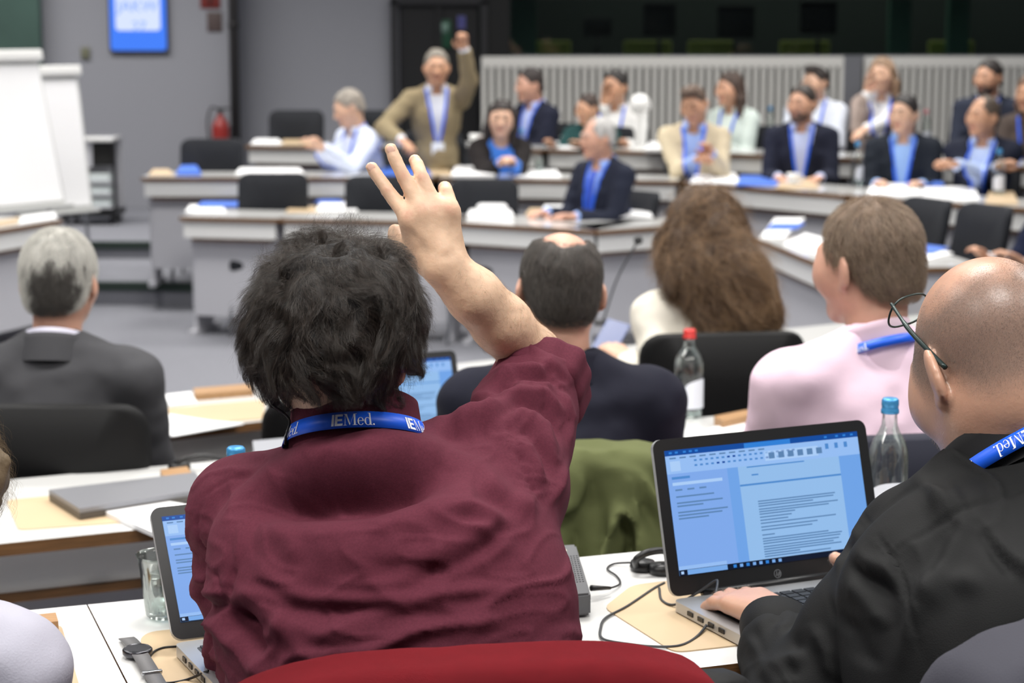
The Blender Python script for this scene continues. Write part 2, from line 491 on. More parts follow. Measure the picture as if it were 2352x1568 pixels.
# green panel, top left
bm = bmesh.new(); a = P(-60, 0, 17.3); b = P(94, 150, 17.3); box(bm, ((a.x + b.x) / 2, 17.36, 2.2), (b.x - a.x, .1, 2.1), bev=.01)
o = bm_obj('wall_panel', bm, mat('green_panel', (62, 88, 80), rough=.6, var=.15, vscale=2), smooth=False)
tag(o, 'dark green wall panel in the top left corner behind the flip charts', 'panel')
bm = bmesh.new(); a = P(197, 122, YW); box(bm, (a.x, YW - .015, a.z), (.075, .03, .1), bev=.008)
tag(bm_obj('thermostat', bm, mat('beige_plastic', (112, 112, 92), rough=.5)), 'small beige wall thermostat left of the blue screen', 'thermostat')
# pole at wall corner
bm = bmesh.new(); cyl(bm, (XP, YW - .06, Z3), (XP, YW - .06, 3.6), .042, n=20)
for z in (.4, 1.5, 2.6): cyl(bm, (XP, YW - .06, z), (XP, YW - .06, z + .05), .05, n=20)
tag(bm_obj('drain_pipe', bm, mat('black_pipe', (40, 38, 39), rough=.5)), 'dark vertical pipe against the grey back wall', 'pipe')
# door
xa, xb = P(905, 60, YW + .3).x, P(1112, 60, YW + .3).x
bm = bmesh.new(); box(bm, ((xa + xb) / 2, YW + .36, .95), (xb - xa - .1, .06, 2.05), bev=.006); box(bm, ((xa + xb) / 2, YW + .32, 1.0), (.05, .03, 1.6))
door = struct('door_1', bm, mat('black_door', (28, 28, 30), rough=.5))
bm = bmesh.new(); zt = P(905, 2, YW + .3).z
for x in (xa, xb): box(bm, (x, YW + .34, (zt + Z3) / 2), (.06, .12, zt - Z3))
box(bm, ((xa + xb) / 2, YW + .34, zt), (xb - xa + .06, .12, .06)); struct('door_frame', bm, mat('dark_frame', (44, 44, 47), rough=.5), door)
bm = bmesh.new(); box(bm, (xb - .2, YW + .30, .95), (.02, .05, .18), bev=.005); bm_obj('door_handle', bm, M_steel, door)
a = P(1022, 78, YW + .3); bm = bmesh.new(); box(bm, (a.x, YW + .315, a.z), (.115, .012, .25), bev=.003)
es = bm_obj('exit_sign', bm, mat('dark_green_sign', (26, 74, 52), rough=.5)); tag(es, 'small dark green exit sign on the black door', 'sign')
bm = bmesh.new(); box(bm, (a.x, YW + .307, a.z + .05), (.06, .004, .09)); bm_obj('pictogram', bm, mat('sign_pale', (120, 150, 138), rough=.5), es)
# wall above door and booth band
bm = bmesh.new(); box(bm, (xa + 5.2, YW + .6, zt + .9), (10.4 - (0), .2, 1.75)); struct('wall_back_upper', bm, mat('black_wall', (16, 17, 18), rough=.6))
xc = P(1130, 60, YW + .6).x
bm = bmesh.new(); box(bm, (xb + .12, YW + .45, 1.6), (.22, .3, 3.6)); struct('trim_3', bm, mat('black_wall', (16, 17, 18)))
GY = YW + .7; GB = 1.24
bm = bmesh.new(); box(bm, ((xc + 9) / 2, GY, GB + .45), (9 - xc, .012, .95)); struct('window_1', bm, M_booth)
bm = bmesh.new()
box(bm, ((xc + 9) / 2, GY + 2.4, 1.6), (9 - xc + .4, .1, 3.2)); struct('wall_booth', bm, mat('booth_dark', (40, 48, 46), rough=.7))
bm = bmesh.new(); box(bm, ((xc + 9) / 2, GY + 1.2, .3), (9 - xc + .4, 2.3, .1)); struct('floor_booth', bm, MATS['booth_dark'])
bm = bmesh.new(); box(bm, ((xc + 9) / 2, GY + 1.2, 2.7), (9 - xc + .4, 2.3, .1)); struct('ceiling_booth', bm, MATS['booth_dark'])
for i, px in enumerate((1190, 2065, 2200)):
    a = P(px, 60, GY + .5); bm = bmesh.new(); box(bm, (a.x, a.y, 1.5), (.34 if i == 0 else .2, .12, 2.3), bev=.01)
    o = bm_obj('booth_column', bm, mat('green_column', (78, 122, 108), rough=.6))
    tag(o, ('wide green column behind the booth glass beside the black door', 'green column behind the booth glass above the man with a beard', 'second green column from the right behind the booth glass')[i] if i != 1 else 'green column behind the booth glass, middle of the three', 'column', 'green columns behind the booth glass')
area('booth_lamp', (3.2, GY + 1.3, 2.6), 6.0, .4, 24, color=(1.0, 1.0, .92))
# slatted balustrades
M_slat = mat('white_slats', (236, 234, 228), rough=.5)
for i, (p0, p1) in enumerate(((1106, 1936), (1984, 2440))):
    x0, x1 = P(p0, 200, YW).x, P(p1, 200, YW).x; zt2 = P(0, 130, YW).z
    root = empty('slatted_screen', ((x0 + x1) / 2, YW, Z3), 0, ('long white slatted screen under the booth windows beside the black door', 'shorter white slatted screen right of the dark gap under the booths')[i], 'screen', 'white slatted screens under the booths')
    cx = (x0 + x1) / 2
    bm = bmesh.new(); box(bm, (0, 0, zt2 - Z3 - .045), (x1 - x0, .06, .09), bev=.005); bm_obj('top_rail', bm, M_slat, root, smooth=False)
    bm = bmesh.new(); box(bm, (0, 0, .06), (x1 - x0, .06, .12)); bm_obj('bottom_rail', bm, M_slat, root, smooth=False)
    bm = bmesh.new()
    n = int((x1 - x0) / .068)
    for k in range(n + 1): box(bm, (x0 - cx + (x1 - x0 - .04) * k / n + .02, 0, (zt2 - Z3) / 2), (.036, .05, zt2 - Z3 - .1))
    bm_obj('slats', bm, M_slat, root, smooth=False)
    bm = bmesh.new(); box(bm, (0, .12, (zt2 - Z3) / 2), (x1 - x0, .02, zt2 - Z3 - .06)); bm_obj('backing', bm, mat('slat_backing', (112, 111, 107), rough=.8), root, smooth=False)
# booth chairs and monitors behind the glass
for i, (p0, p1) in enumerate(((1215, 1312), (1434, 1546), (1583, 1690), (1796, 1912), (2140, 2246))):
    a, b = P(p0, 94, GY + .45), P(p1, 94, GY + .45); wd = b.x - a.x
    root = empty('booth_chair', ((a.x + b.x) / 2, GY + .6, .35), 0, 'yellow green chair back behind the booth glass, %s' % ('nearest the black door', 'second from the black door', 'third from the black door', 'fourth from the black door', 'nearest the right picture edge')[i], 'chair', 'yellow green chairs in the interpreter booths')
    bm = bmesh.new(); box(bm, (0, 0, a.z - .35 - .2), (wd, .05, .4), bev=.02); bm_obj('backrest', bm, mat('lime_upholstery', (196, 204, 104), rough=.8), root)
    bm = bmesh.new(); box(bm, (0, .25, .42), (wd, .45, .06), bev=.02); bm_obj('seat', bm, mat('lime_upholstery', (196, 204, 104)), root)
    bm = bmesh.new(); cyl(bm, (0, .2, .0), (0, .2, .42), .03); cyl(bm, (0, .2, 0), (0, .2, .02), .2); bm_obj('pedestal', bm, M_black, root)
bm = bmesh.new(); box(bm, ((xc + 8.8) / 2, GY + .22, 1.185), (8.8 - xc, .34, .03)); box(bm, ((xc + 8.8) / 2, GY + .1, .77), (8.8 - xc, .04, .82))
tag(bm_obj('booth_desk', bm, mat('booth_desk', (40, 42, 42), rough=.6), smooth=False), 'long dark desk behind the booth glass carrying the monitors', 'desk')
for i, (px, py, wd, hh) in enumerate(((1372, 62, .26, .17), (1515, 45, .3, .3), (1690, 50, .34, .3), (1880, 40, .34, .3))):
    a = P(px, py, GY + .25)
    root = empty('booth_monitor', (a.x, a.y, a.z), 0, 'black monitor on the booth desk behind the glass, %s from the door' % ('first', 'second', 'third', 'fourth')[i], 'monitor', 'monitors in the interpreter booths')
    bm = bmesh.new(); box(bm, (0, 0, 0), (wd, .03, hh), bev=.006); bm_obj('screen', bm, mat('off_screen', (10, 11, 12), rough=.3), root)
    bm = bmesh.new(); cyl(bm, (0, .02, 1.2 - a.z), (0, .02, -hh / 2 + .03), .02); bm_obj('stand', bm, M_black, root)
# ------------------------------------------------------------------ wall screen, signs, extinguisher
a, b = P(244, -150, YW - .1), P(381, 116, YW - .1); cx, cz = (a.x + b.x) / 2, (a.z + b.z) / 2; wd, hh = b.x - a.x, a.z - b.z
root = empty('wall_display', (cx, YW - .06, cz), 0, 'portrait wall display glowing pale blue on the grey back wall', 'screen')
R90 = Matrix.Rotation(math.pi / 2, 3, 'X')
def plate(bm, x, z, w_, h_, y, th=.004, r=.0, mi=0):
    poly = rrect(w_, h_, max(r, .0005), 4); n = len(poly)
    A = [bm.verts.new((x + p[0], y, z + p[1])) for p in poly]; B = [bm.verts.new((x + p[0], y + th, z + p[1])) for p in poly]
    f = bm.faces.new(A); f.material_index = mi; f = bm.faces.new(B[::-1]); f.material_index = mi
    for i in range(n):
        f = bm.faces.new((A[(i + 1) % n], A[i], B[i], B[(i + 1) % n])); f.material_index = mi
bm = bmesh.new(); box(bm, (0, .03, 0), (wd + .03, .05, hh + .03), bev=.012); bm_obj('bezel', bm, mat('display_bezel', (62, 66, 78), rough=.4), root)
bm = bmesh.new(); plate(bm, 0, 0, wd, hh, 0, r=.03, mi=0); plate(bm, 0, .06, wd * .80, hh - .22, -.003, r=.03, mi=1)
bm_obj('display', bm, [emis('display_blue', (66, 122, 236), 1.0), emis('display_white', (205, 216, 252), 1.0)], root, smooth=False)
def text_mesh(name, s, size, m, parent, loc, rot=(math.pi / 2, 0, 0), ext=.001, align='CENTER'):
    cu = bpy.data.curves.new(name, 'FONT'); cu.body = s; cu.size = size; cu.align_x = align; cu.align_y = 'CENTER'; cu.extrude = ext
    t = bpy.data.objects.new(name, cu); COL.objects.link(t); dg = bpy.context.evaluated_depsgraph_get()
    me = bpy.data.meshes.new_from_object(t.evaluated_get(dg)); bpy.data.objects.remove(t); me.materials.clear(); me.materials.append(m)
    o = link(bpy.data.objects.new(name, me), parent); o.location = loc; o.rotation_euler = rot; return o
zr = P(0, 15, YW - .06).z - cz
text_mesh('lettering', 'JAKW', .135, emis('display_text', (120, 158, 246), 1.0), root, (0, -.006, zr))
zr = P(0, 62, YW - .06).z - cz
text_mesh('lettering', '27', .125, emis('display_text', (120, 158, 246), 1.0), root, (.01, -.006, zr))
a = P(483, -4, YW); bm = bmesh.new(); box(bm, (a.x, YW - .008, a.z), (.17, .012, .17), bev=.003)
sg = tag(bm_obj('fire_sign', bm, mat('red_sign', (116, 38, 34), rough=.5)), 'dark red fire sign high on the wall left of the pipe', 'sign')
bm = bmesh.new(); box(bm, (-.0 + a.x, YW - .016, a.z - .01), (.03, .003, .09)); bm_obj('pictogram', bm, mat('sign_dull', (72, 40, 38)), sg)
a = P(493, 50, YW); bm = bmesh.new(); box(bm, (a.x, YW - .006, a.z), (.13, .01, .17), bev=.003)
tag(bm_obj('notice', bm, mat('brown_sign', (84, 70, 68), rough=.6)), 'dull brown notice on the wall below the red sign', 'sign')
a = P(506, 300, YW - .16)
root = empty('fire_extinguisher', (a.x, YW - .14, P(0, 345, YW - .14).z), 0, 'red fire extinguisher on the wall beside the dark pipe', 'extinguisher')
bm = bmesh.new(); lathe(bm, [(.001, 0), (.07, 0), (.075, .02), (.075, .2), (.06, .25), (.028, .28), (.026, .31), (.001, .31)], n=20); bm_obj('cylinder', bm, mat('fire_red', (150, 44, 40), rough=.35), root)
bm = bmesh.new(); cyl(bm, (0, 0, .30), (0, 0, .35), .018); box(bm, (.03, 0, .36), (.11, .02, .018), bev=.004); tube(bm, [(.02, 0, .33), (-.07, -.01, .37), (-.11, -.01, .25), (-.1, -.02, .1)], .009); bm_obj('valve', bm, M_black, root)
# ------------------------------------------------------------------ tables
def table(a, b, side, fz, label, depth=.55, topz=None, back='inner', group=None, endpanel=True):
    """a->b = edge on the inner side of the room (world xy); side=+1: seat side lies left of a->b"""
    a = V2(a); b = V2(b); t = (b - a).normalized(); s = Vector((-t.y, t.x)) * side
    L = (b - a).length; c = (a + b) / 2; H = (topz if topz is not None else fz + .73) - fz
    root = empty('conference_table', (c.x, c.y, fz), math.atan2(t.y, t.x), label, 'table', group)
    sg = side
    R = lambda x0, x1, y0, y1: [(x0, y0 * sg), (x1, y0 * sg), (x1, y1 * sg), (x0, y1 * sg)]
    bm = bmesh.new(); prism(bm, R(-L / 2 + .001, L / 2 - .001, 0, depth), H - .026, H, mi=1, top_mi=0)
    bm_obj('tabletop', bm, [M_white, M_ply], root, smooth=False)
    bm = bmesh.new(); prism(bm, R(-L / 2 + .06, L / 2 - .06, .04, depth - .1), H - .15, H - .132, mi=0); bm_obj('shelf', bm, [M_ply], root, smooth=False)
    bm = bmesh.new(); prism(bm, R(-L / 2 + .02, L / 2 - .02, .02, .04), H - .128, H - .027); bm_obj('apron', bm, M_white, root, smooth=False)
    bm = bmesh.new(); prism(bm, R(-L / 2 + .10, L / 2 - .10, depth - .125, depth - .11), H - .131, H - .027); bm_obj('rear_apron', bm, M_white, root, smooth=False)
    bm = bmesh.new(); prism(bm, R(-L / 2 + .05, L / 2 - .05, .10, .12), .12, H - .152); bm_obj('modesty_panel', bm, M_panel, root, smooth=False)
    for x in (-L / 2 + .03, L / 2 - .05):
        bm = bmesh.new(); prism(bm, R(x, x + .025, .12, depth - .1), .03, H - .027); prism(bm, R(x - .01, x + .035, .06, depth - .03), 0, .03); bm_obj('leg', bm, [M_panel], root, smooth=False)
    return root
def ext(a, b, t0, t1): return a + (b - a) * t0, a + (b - a) * t1
d1 = (r1b - r1a)
p0, p1 = r1a, r1a + d1 * 1.55
table(r1a - d1 * 1.6, r1a, -1, 0, 'white table at the bottom left beyond the seam, nearest row', group='near row tables')
table(p0, p1, -1, 0, 'long white table in the nearest row holding both open laptops', group='near row tables')
d2 = (r2b - r2a); q = r2a + d2 * 1.02
table(r2a - d2 * 2.5, q + d2 * .0, -1, Z2, 'white second row table under the closed grey laptop', group='second row tables')
table(q, q + d2 * 3.6, -1, Z2, 'second row table at the navy jacketed and pink shirted men', group='second row tables')
d3 = (r3b - r3a)
r3m = r3a + d3 * .29
table(r3a - d3 * 1.4, r3m, -1, ZI, 'third row table in front of the grey suited man, with beige pad', group='third row tables')
table(r3m, r3m + d3 * 1.2, -1, ZI, 'third row table behind the dark curly head', group='third row tables')
table(r3m + d3 * 1.2, r3m + d3 * 2.6, -1, ZI, 'third row table at the woman with long curly hair', group='third row tables')
FT = []
def frow(pts, z, fz, labels, group, side=1, depth=.5):
    for i in range(len(pts) - 1):
        a, b = PZ(pts[i][0] + 3, pts[i][1], z), PZ(pts[i + 1][0] - 3, pts[i + 1][1], z)
        table(a, b, side, fz, labels[i], depth=depth, topz=z, group=group)
frow([(408, 497), (640, 502), (1040, 509), (1370, 528)], .40, ZI, ['leftmost table of the innermost far row with a white end', 'innermost far table below the white shirted man', 'innermost far table behind the raised hand'], 'innermost far tables')
frow([(1372, 529), (1620, 512)], .40, ZI, ['bright angled inner far table in front of the grey haired man in navy'], 'innermost far tables', depth=.35)
frow([(320, 407), (640, 407), (1000, 407), (1313, 412), (1560, 415)], .55, Z2, ['leftmost table of the middle far row holding a blue folder', 'middle far row table in front of the man in white shirt', 'middle far row table in front of the dark haired woman', 'middle far row table behind the grey haired man in navy'], 'middle far row tables')
frow([(1562, 415), (1942, 447), (2420, 482)], .55, Z2, ['angled far table in front of the man in cream jacket', 'far table at the right edge before the man with crossed arms'], 'middle far row tables')
frow([(560, 333), (900, 338), (1250, 343), (1560, 347)], .67, Z3, ['outermost far table left of the standing man', 'outermost far table under the man raising his fist', 'outermost far table before the man resting his chin'], 'outermost far tables')
frow([(1562, 347), (1960, 362), (2420, 385)], .67, Z3, ['outermost far table behind the man in cream jacket', 'outermost far table behind the right hand men'], 'outermost far tables')
a, b = PZ(1735, 545, .40), PZ(1915, 618, .40)
table(a, b, 1, ZI, 'inner side table with scattered papers between curly woman and pink man', depth=.75, topz=.40)
a, b = PZ(-260, 567, .40), PZ(143, 503, .40)
table(a, b, 1, ZI, 'table at the left edge in front of the flip charts', depth=.6, topz=.40)
# ------------------------------------------------------------------ chairs
def chair_parts(root, m, wd=.46, h=.95, arms=False):
    bm = bmesh.new(); box(bm, (0, .02, .43), (wd, .46, .07), bev=.025, seg=3); bm_obj('seat', bm, m, root)
    bm = bmesh.new()
    bh = h - .44
    r = bmesh.ops.create_grid(bm, x_segments=10, y_segments=10, size=.5)
    poly = rrect(wd, bh, .06, 5); bm.clear()
    def V(x, z, y): return bm.verts.new((x, -.2 - .10 * (z + bh / 2) / bh + .06 * (2 * x / wd) ** 2 + y, .44 + bh / 2 + z))
    rings = []
    for sc, y in ((.90, .028), (.975, .022), (1, .0), (.975, -.022), (.90, -.028)):
        rings.append([V(p[0] * sc if abs(sc - 1) > 1e-6 else p[0], p[1] - (1 - sc) * np.sign(p[1]) * .03, y) for p in poly])
    n = len(poly)
    for A, B in zip(rings, rings[1:]):
        for i in range(n): bm.faces.new((A[i], A[(i + 1) % n], B[(i + 1) % n], B[i]))
    for ring, fl, y in ((rings[0], False, .03), (rings[-1], True, -.03)):
        prev = ring
        for sc in (.6, .3):
            nr = [V(p[0] * sc, p[1] * sc, y + (.006 if y > 0 else -.006)) for p in poly]
            for i in range(n):
                q = (prev[i], nr[i], nr[(i + 1) % n], prev[(i + 1) % n]); bm.faces.new(q if not fl else q[::-1])
            prev = nr
        bm.faces.new(prev if not fl else prev[::-1])
    bmesh.ops.recalc_face_normals(bm, faces=bm.faces)
    bm_obj('backrest', bm, m, root)
    for sx in (-1, 1):
        for sy in (-1, 1):
            bm = bmesh.new(); tube(bm, [(sx * (wd / 2 - .03), sy * .18 + .02, .42), (sx * (wd / 2), sy * .22 + .02, 0)], .012, smooth=0); bm_obj('leg', bm, M_steel, root)
        bm = bmesh.new(); tube(bm, [(sx * (wd / 2 - .02), -.1, .42), (sx * (wd / 2 - .02), -.245, .50), (sx * (wd / 2 - .03), -.28, .7)], .011); bm_obj('back_bracket', bm, M_steel, root)
CH = {}
def chair(x, y, fz, rz, label, m=None, wd=.46, h=.95, group=None):
    m = m or M_leather
    root = empty('conference_chair', (x, y, fz), rz, label, 'chair', group)
    key = (m.name, wd, round(h, 2))
    if key not in CH:
        chair_parts(root, m, wd, h); CH[key] = list(root.children)
    else:
        for c in CH[key]:
            k = c.copy(); COL.objects.link(k); k.parent = root
    return root
def chair_px(px, ytop, d, fz, rz, label, **kw):
    """chair whose back top shows at this pixel; d = distance of the backrest"""
    p = P(px, ytop, d); h = p.z - fz
    off = Matrix.Rotation(rz, 2) @ Vector((0, -.3))
    return chair(p.x - off.x, p.y - off.y, fz, rz, label, h=round(h, 2), **kw)
PI = math.pi
G = 'empty dark chairs in the far rows'
for px, yt, d, fz, lab, wd in (
    (630, 397, 12.45, ZI, 'dark chair behind the innermost far table, left of the raised hand', .44),
    (868, 402, 12.35, ZI, 'dark chair half hidden behind the raised fingers', .40),
    (1112, 408, 12.1, ZI, 'dark chair right behind the raised hand, with a tumbler before it', .42),
    (490, 319, 13.9, Z2, 'dark chair behind the blue folder in the middle far row', .44),
    (1005, 321, 13.9, Z2, 'dark chair directly in front of the man raising his fist', .42),
    (683, 251, 15.2, Z3, 'dark chair by the back wall left of the white shirted man', .42),
    (868, 252, 15.2, Z3, 'dark chair between the white shirted man and the standing man', .34)):
    chair_px(px, yt, d, fz, PI, lab, m=M_fabricd, wd=wd, group=G)
chair_px(1997, 441, 11.9, Z2, PI + .2, 'low black chair back just left of the two right hand chairs', m=M_fabricd, wd=.40, group=G)
chair_px(2150, 455, 10.75, ZI, PI / 2 + .45, 'black chair standing at the inner side table, left of a navy sleeve', m=M_fabricd, wd=.40, group=G)
chair_px(2286, 470, 10.15, ZI, PI / 2 + .45, 'black chair beside the navy sleeve at the right edge', m=M_fabricd, wd=.40, group=G)
# ------------------------------------------------------------------ flip charts, trolley
def flip_chart(x, y, fz, yaw, label, h, wd=.70, tilt=12):
    root = empty('flip_chart', (x, y, fz), yaw, label, 'flip chart', 'flip charts on the left')
    R = Matrix.Rotation(math.radians(tilt), 3, 'X'); c = Vector((0, .0, h - .5))
    bm = bmesh.new(); box(bm, c, (wd, .02, 1.0), rot=R, bev=.006); bm_obj('board', bm, mat('chart_board', (205, 206, 204), rough=.45), root)
    bm = bmesh.new(); box(bm, c + R @ Vector((0, -.02, -.03)), (wd - .06, .012, .86), rot=R); bm_obj('paper_pad', bm, M_paper, root, smooth=False)
    bm = bmesh.new(); box(bm, c + R @ Vector((0, -.03, .46)), (wd + .01, .045, .07), rot=R, bev=.008); bm_obj('clamp_bar', bm, mat('chart_white', (226, 226, 224), rough=.4), root)
    bm = bmesh.new(); box(bm, c + R @ Vector((0, -.05, -.5)), (wd, .07, .02), rot=R, bev=.004); bm_obj('pen_tray', bm, mat('chart_board', (205, 206, 204)), root)
    for sx in (-1, 1):
        bm = bmesh.new(); tube(bm, [c + R @ Vector((sx * (wd / 2 - .05), .02, .3)), (sx * (wd / 2 - .06), -.12, 0)], .012, smooth=0); bm_obj('leg', bm, M_steel, root)
    bm = bmesh.new(); tube(bm, [c + R @ Vector((0, .03, .3)), (0, .3, 0)], .012, smooth=0); bm_obj('leg', bm, M_steel, root)
a = P(35, 120, 12.3); flip_chart(a.x - .1, 12.3, ZI, .95, 'large white flip chart pad at the left edge', a.z - ZI + .02, wd=.78, tilt=-13)
a = P(108, 150, 13.5); flip_chart(a.x - .02, 13.5, Z2, .85, 'second white flip chart partly hidden behind the first', a.z - Z2, wd=.62, tilt=-8)
a = P(212, 316, 16.0); H = a.z - Z3
root = empty('paper_trolley', (a.x - .03, 16.1, Z3), 0, 'white trolley with black frame and paper trays by the back wall', 'trolley')
bm = bmesh.new(); box(bm, (0, 0, H - .012), (.42, .4, .03), bev=.006); bm_obj('top', bm, M_white, root)
bm = bmesh.new(); box(bm, (-.2, 0, H / 2 + .06), (.02, .4, H - .14)); box(bm, (0, .19, H / 2 + .06), (.42, .02, H - .14)); bm_obj('cabinet', bm, M_panel, root, smooth=False)
bm = bmesh.new(); box(bm, (-.07, -.17, H - .13), (.22, .02, .2)); bm_obj('door', bm, M_panel, root, smooth=False)
bm = bmesh.new(); box(bm, (.12, -.12, H - .13), (.16, .1, .18)); bm_obj('compartment', bm, mat('cavity_shade', (18, 17, 16), rough=.8), root, smooth=False)  # solid block; its near-black colour paints the shade inside the opening
for k in range(3):
    bm = bmesh.new(); box(bm, (.03, -.05, .14 + k * .1), (.33, .3, .012)); bm_obj('shelf', bm, M_panel, root, smooth=False)
    bm = bmesh.new(); box(bm, (.03, -.06, .178 + k * .1), (.29, .26, .06), bev=.004); bm_obj('paper_tray', bm, [mat('tray_paper', (214, 222, 222), rough=.7, var=.1, vscale=3, streak=(1, 1, 60))], root, smooth=False)
for sx in (-1, 1):
    bm = bmesh.new(); box(bm, (sx * .215, -.18, H / 2), (.025, .03, H - .06)); bm_obj('post', bm, M_black, root, smooth=False)
    for sy in (-1, 1):
        bm = bmesh.new(); cyl(bm, (sx * .18 - .012, sy * .15, .035), (sx * .18 + .012, sy * .15, .035), .035); bm_obj('caster', bm, M_black, root)
bm = bmesh.new(); box(bm, (0, 0, .09), (.44, .42, .05)); bm_obj('base', bm, M_black, root, smooth=False)
# ------------------------------------------------------------------ people
def skin(name, rgb): return mat('skin_' + name, rgb, rough=0.48, sss=0.12, var=0.08, vscale=22, bump=0.08, bscale=260)
SK = {'light': skin('light', (214, 172, 146)), 'warm': skin('warm', (204, 156, 128)), 'tan': skin('tan', (200, 152, 122)), 'red': skin('ruddy', (204, 156, 134))}
M_lip = mat('lips', (176, 118, 102), rough=.45)
M_eye = mat('eye', (40, 30, 26), rough=.15)
M_lan = mat('lanyard_blue', (26, 98, 236), rough=.42)
M_tr = mat('trousers_dark', (34, 35, 42), rough=.85)
M_shoe = mat('shoe_black', (20, 19, 19), rough=.35)
M_badge = mat('badge_card', (232, 238, 248), rough=.4)
def axis_m(yaw=0, pitch=0, roll=0):
    """head rotation: yaw + = turns to the left, pitch + = looks down, roll + = tilts to the right"""
    return np.array(Matrix.Rotation(math.radians(yaw), 3, 'Z') @ Matrix.Rotation(math.radians(-pitch), 3, 'X') @ Matrix.Rotation(math.radians(roll), 3, 'Y'), dtype=np.float32)
def head_sdf(S, c, M, s=1.0, ears=True, face=True):
    c = A3(c); f = lambda x, y, z: c + M @ (np.array((x, y, z), dtype=np.float32) * s)
    E = lambda p, r, k, op=0, R=None: S.el(f(*p), np.array(r) * s, M if R is None else M @ R, k * s, op)
    C = lambda a, b, ra, rb, k, op=0: S.rc(f(*a), f(*b), ra * s, rb * s, k * s, op)
    E((0, -.015, .03), (.075, .095, .088), .02); E((0, .025, -.035), (.058, .066, .078), .03)
    for x in (-1, 1): C((x * .046, .0, -.052), (x * .018, .062, -.092), .023, .019, .03)
    E((0, .073, -.096), (.021, .017, .018), .02)
    if face:
        C((-.036, .076, .030), (.036, .076, .030), .0125, .0125, .02)
        for x in (-1, 1):
            E((x * .032, .100, .010), (.016, .014, .010), .014, 1)
            E((x * .032, .080, .008), (.013, .011, .011), .006)
            E((x * .040, .060, -.025), (.025, .025, .022), .03)
            E((x * .046, .038, -.012), (.024, .046, .042), .03)
            E((x * .012, .097, -.031), (.008, .009, .007), .008)
        C((0, .086, .016), (0, .110, -.027), .008, .0115, .014)
        E((0, .089, -.0575), (.023, .010, .0065), .006); E((0, .087, -.067), (.019, .011, .007), .006)
    if ears:
        for x in (-1, 1):
            R = np.array(Matrix.Rotation(math.radians(x * 26), 3, 'Z') @ Matrix.Rotation(math.radians(-12), 3, 'X'))
            E((x * .083, -.014, -.006), (.0075, .021, .033), .006, 0, R)
            E((x * .088, .004, -.004), (.006, .009, .015), .006, 1, R)
            E((x * .077, -.004, -.034), (.0075, .009, .010), .006)
    return f
def hand_sdf(S, w, a, n, side, curl=.45, s=1.0, k=.008, spread=.12, thumb=True):
    a = Vector(a).normalized(); n = (Vector(n) - a * Vector(n).dot(a)).normalized(); l = a.cross(n) * (-side); w = Vector(w)
    for i, (off, al, ln) in enumerate(((.027, .090, (.044, .026, .020)), (.009, .094, (.048, .030, .021)), (-.009, .090, (.044, .028, .020)), (-.026, .082, (.034, .021, .018)))):
        m = w + (a * al + l * off) * s
        S.rc(w + (a * .012 + l * off * .62) * s, m, .0150 * s, .0118 * s, k * 1.6)
        d = (a + l * off * spread * 12).normalized(); th = curl * .55; p = m; r = .0100 * s
        for j, L in enumerate(ln):
            q = p + (d * math.cos(th) - n * math.sin(th)) * L * s
            S.rc(p, q, r, r * .88, k * .6); r *= .88; p = q; th += curl
    if thumb:
        p0 = w + (a * .022 + l * .020 - n * .008) * s; p1 = p0 + (a * .6 + l * .7 - n * .35).normalized() * .046 * s
        p2 = p1 + (a * .9 + l * .3 - n * .25).normalized() * .033 * s; p3 = p2 + (a * 1 - n * .2).normalized() * .026 * s
        S.chain([p0, p1, p2, p3], [.0165 * s, .0130 * s, .0112 * s, .0085 * s], k)
def ik(S_, W, l1, l2, pole):
    S_ = Vector(S_); W = Vector(W); d = W - S_; D = min(d.length, (l1 + l2) * .995); d.normalize(); W = S_ + d * D
    x = (l1 * l1 - l2 * l2 + D * D) / (2 * D); h = math.sqrt(max(l1 * l1 - x * x, 0))
    p = Vector(pole); p = (p - d * p.dot(d)).normalized()
    return S_ + d * x + p * h, W
def hair_region(c, M, s, line):
    ys, zs = [q[0] for q in line], [q[1] for q in line]
    def f(X):
        q = (X - c) @ M / s
        return (np.interp(q[..., 1], ys, zs).astype(np.float32) - q[..., 2]) * .6 * s
    return f
HL = [(-.13, -.080), (-.05, -.050), (-.015, -.012), (.01, -.010), (.03, -.012), (.045, .034), (.066, .078), (.11, .115)]
def hair_sdf(c, M, s, style, t=.010):
    H = Sdf(); f = lambda x, y, z: A3(c) + M @ (np.array((x, y, z), dtype=np.float32) * s)
    E = lambda p, r, k=.02, op=0: H.el(f(*p), np.array(r) * s, M, k * s, op)
    E((0, -.017, .033), (.075 + t, .095 + t, .088 + t))
    E((0, -.06, -.03), (.062 + t * .6, .05 + t * .6, .06), .03)
    big = (A3(c) - .5, A3(c) + .5)
    if style in ('short', 'bald', 'tuft', 'receding'): H.fn(hair_region(A3(c), M, s, HL), *big, k=.006, op=2)
    if style == 'tuft': E((0, .05, .115), (.06, .05, .03), .03)
    if style == 'receding':
        E((0, .085, .10), (.062, .07, .05), .012, 1)
    if style == 'bald': E((0, .02, .128), (.050, .125, .058), .012, 1)
    if style == 'long':
        HL2 = [(-.13, -.5), (.012, -.5), (.03, -.012), (.045, .03), (.07, .066), (.11, .085)]
        for x in (-1, 1):
            H.chain([f(x * .070, -.01, .03), f(x * .082, -.03, -.08), f(x * .085, -.02, -.19)], [.035 * s, .034 * s, .026 * s], .03)
        E((0, -.075, -.09), (.085, .045, .14), .03)
        H.fn(hair_region(A3(c), M, s, HL2), *big, k=.006, op=2)
    if style == 'up':
        H.fn(hair_region(A3(c), M, s, HL), *big, k=.006, op=2); E((0, -.11, .03), (.04, .035, .04), .02)
    return H
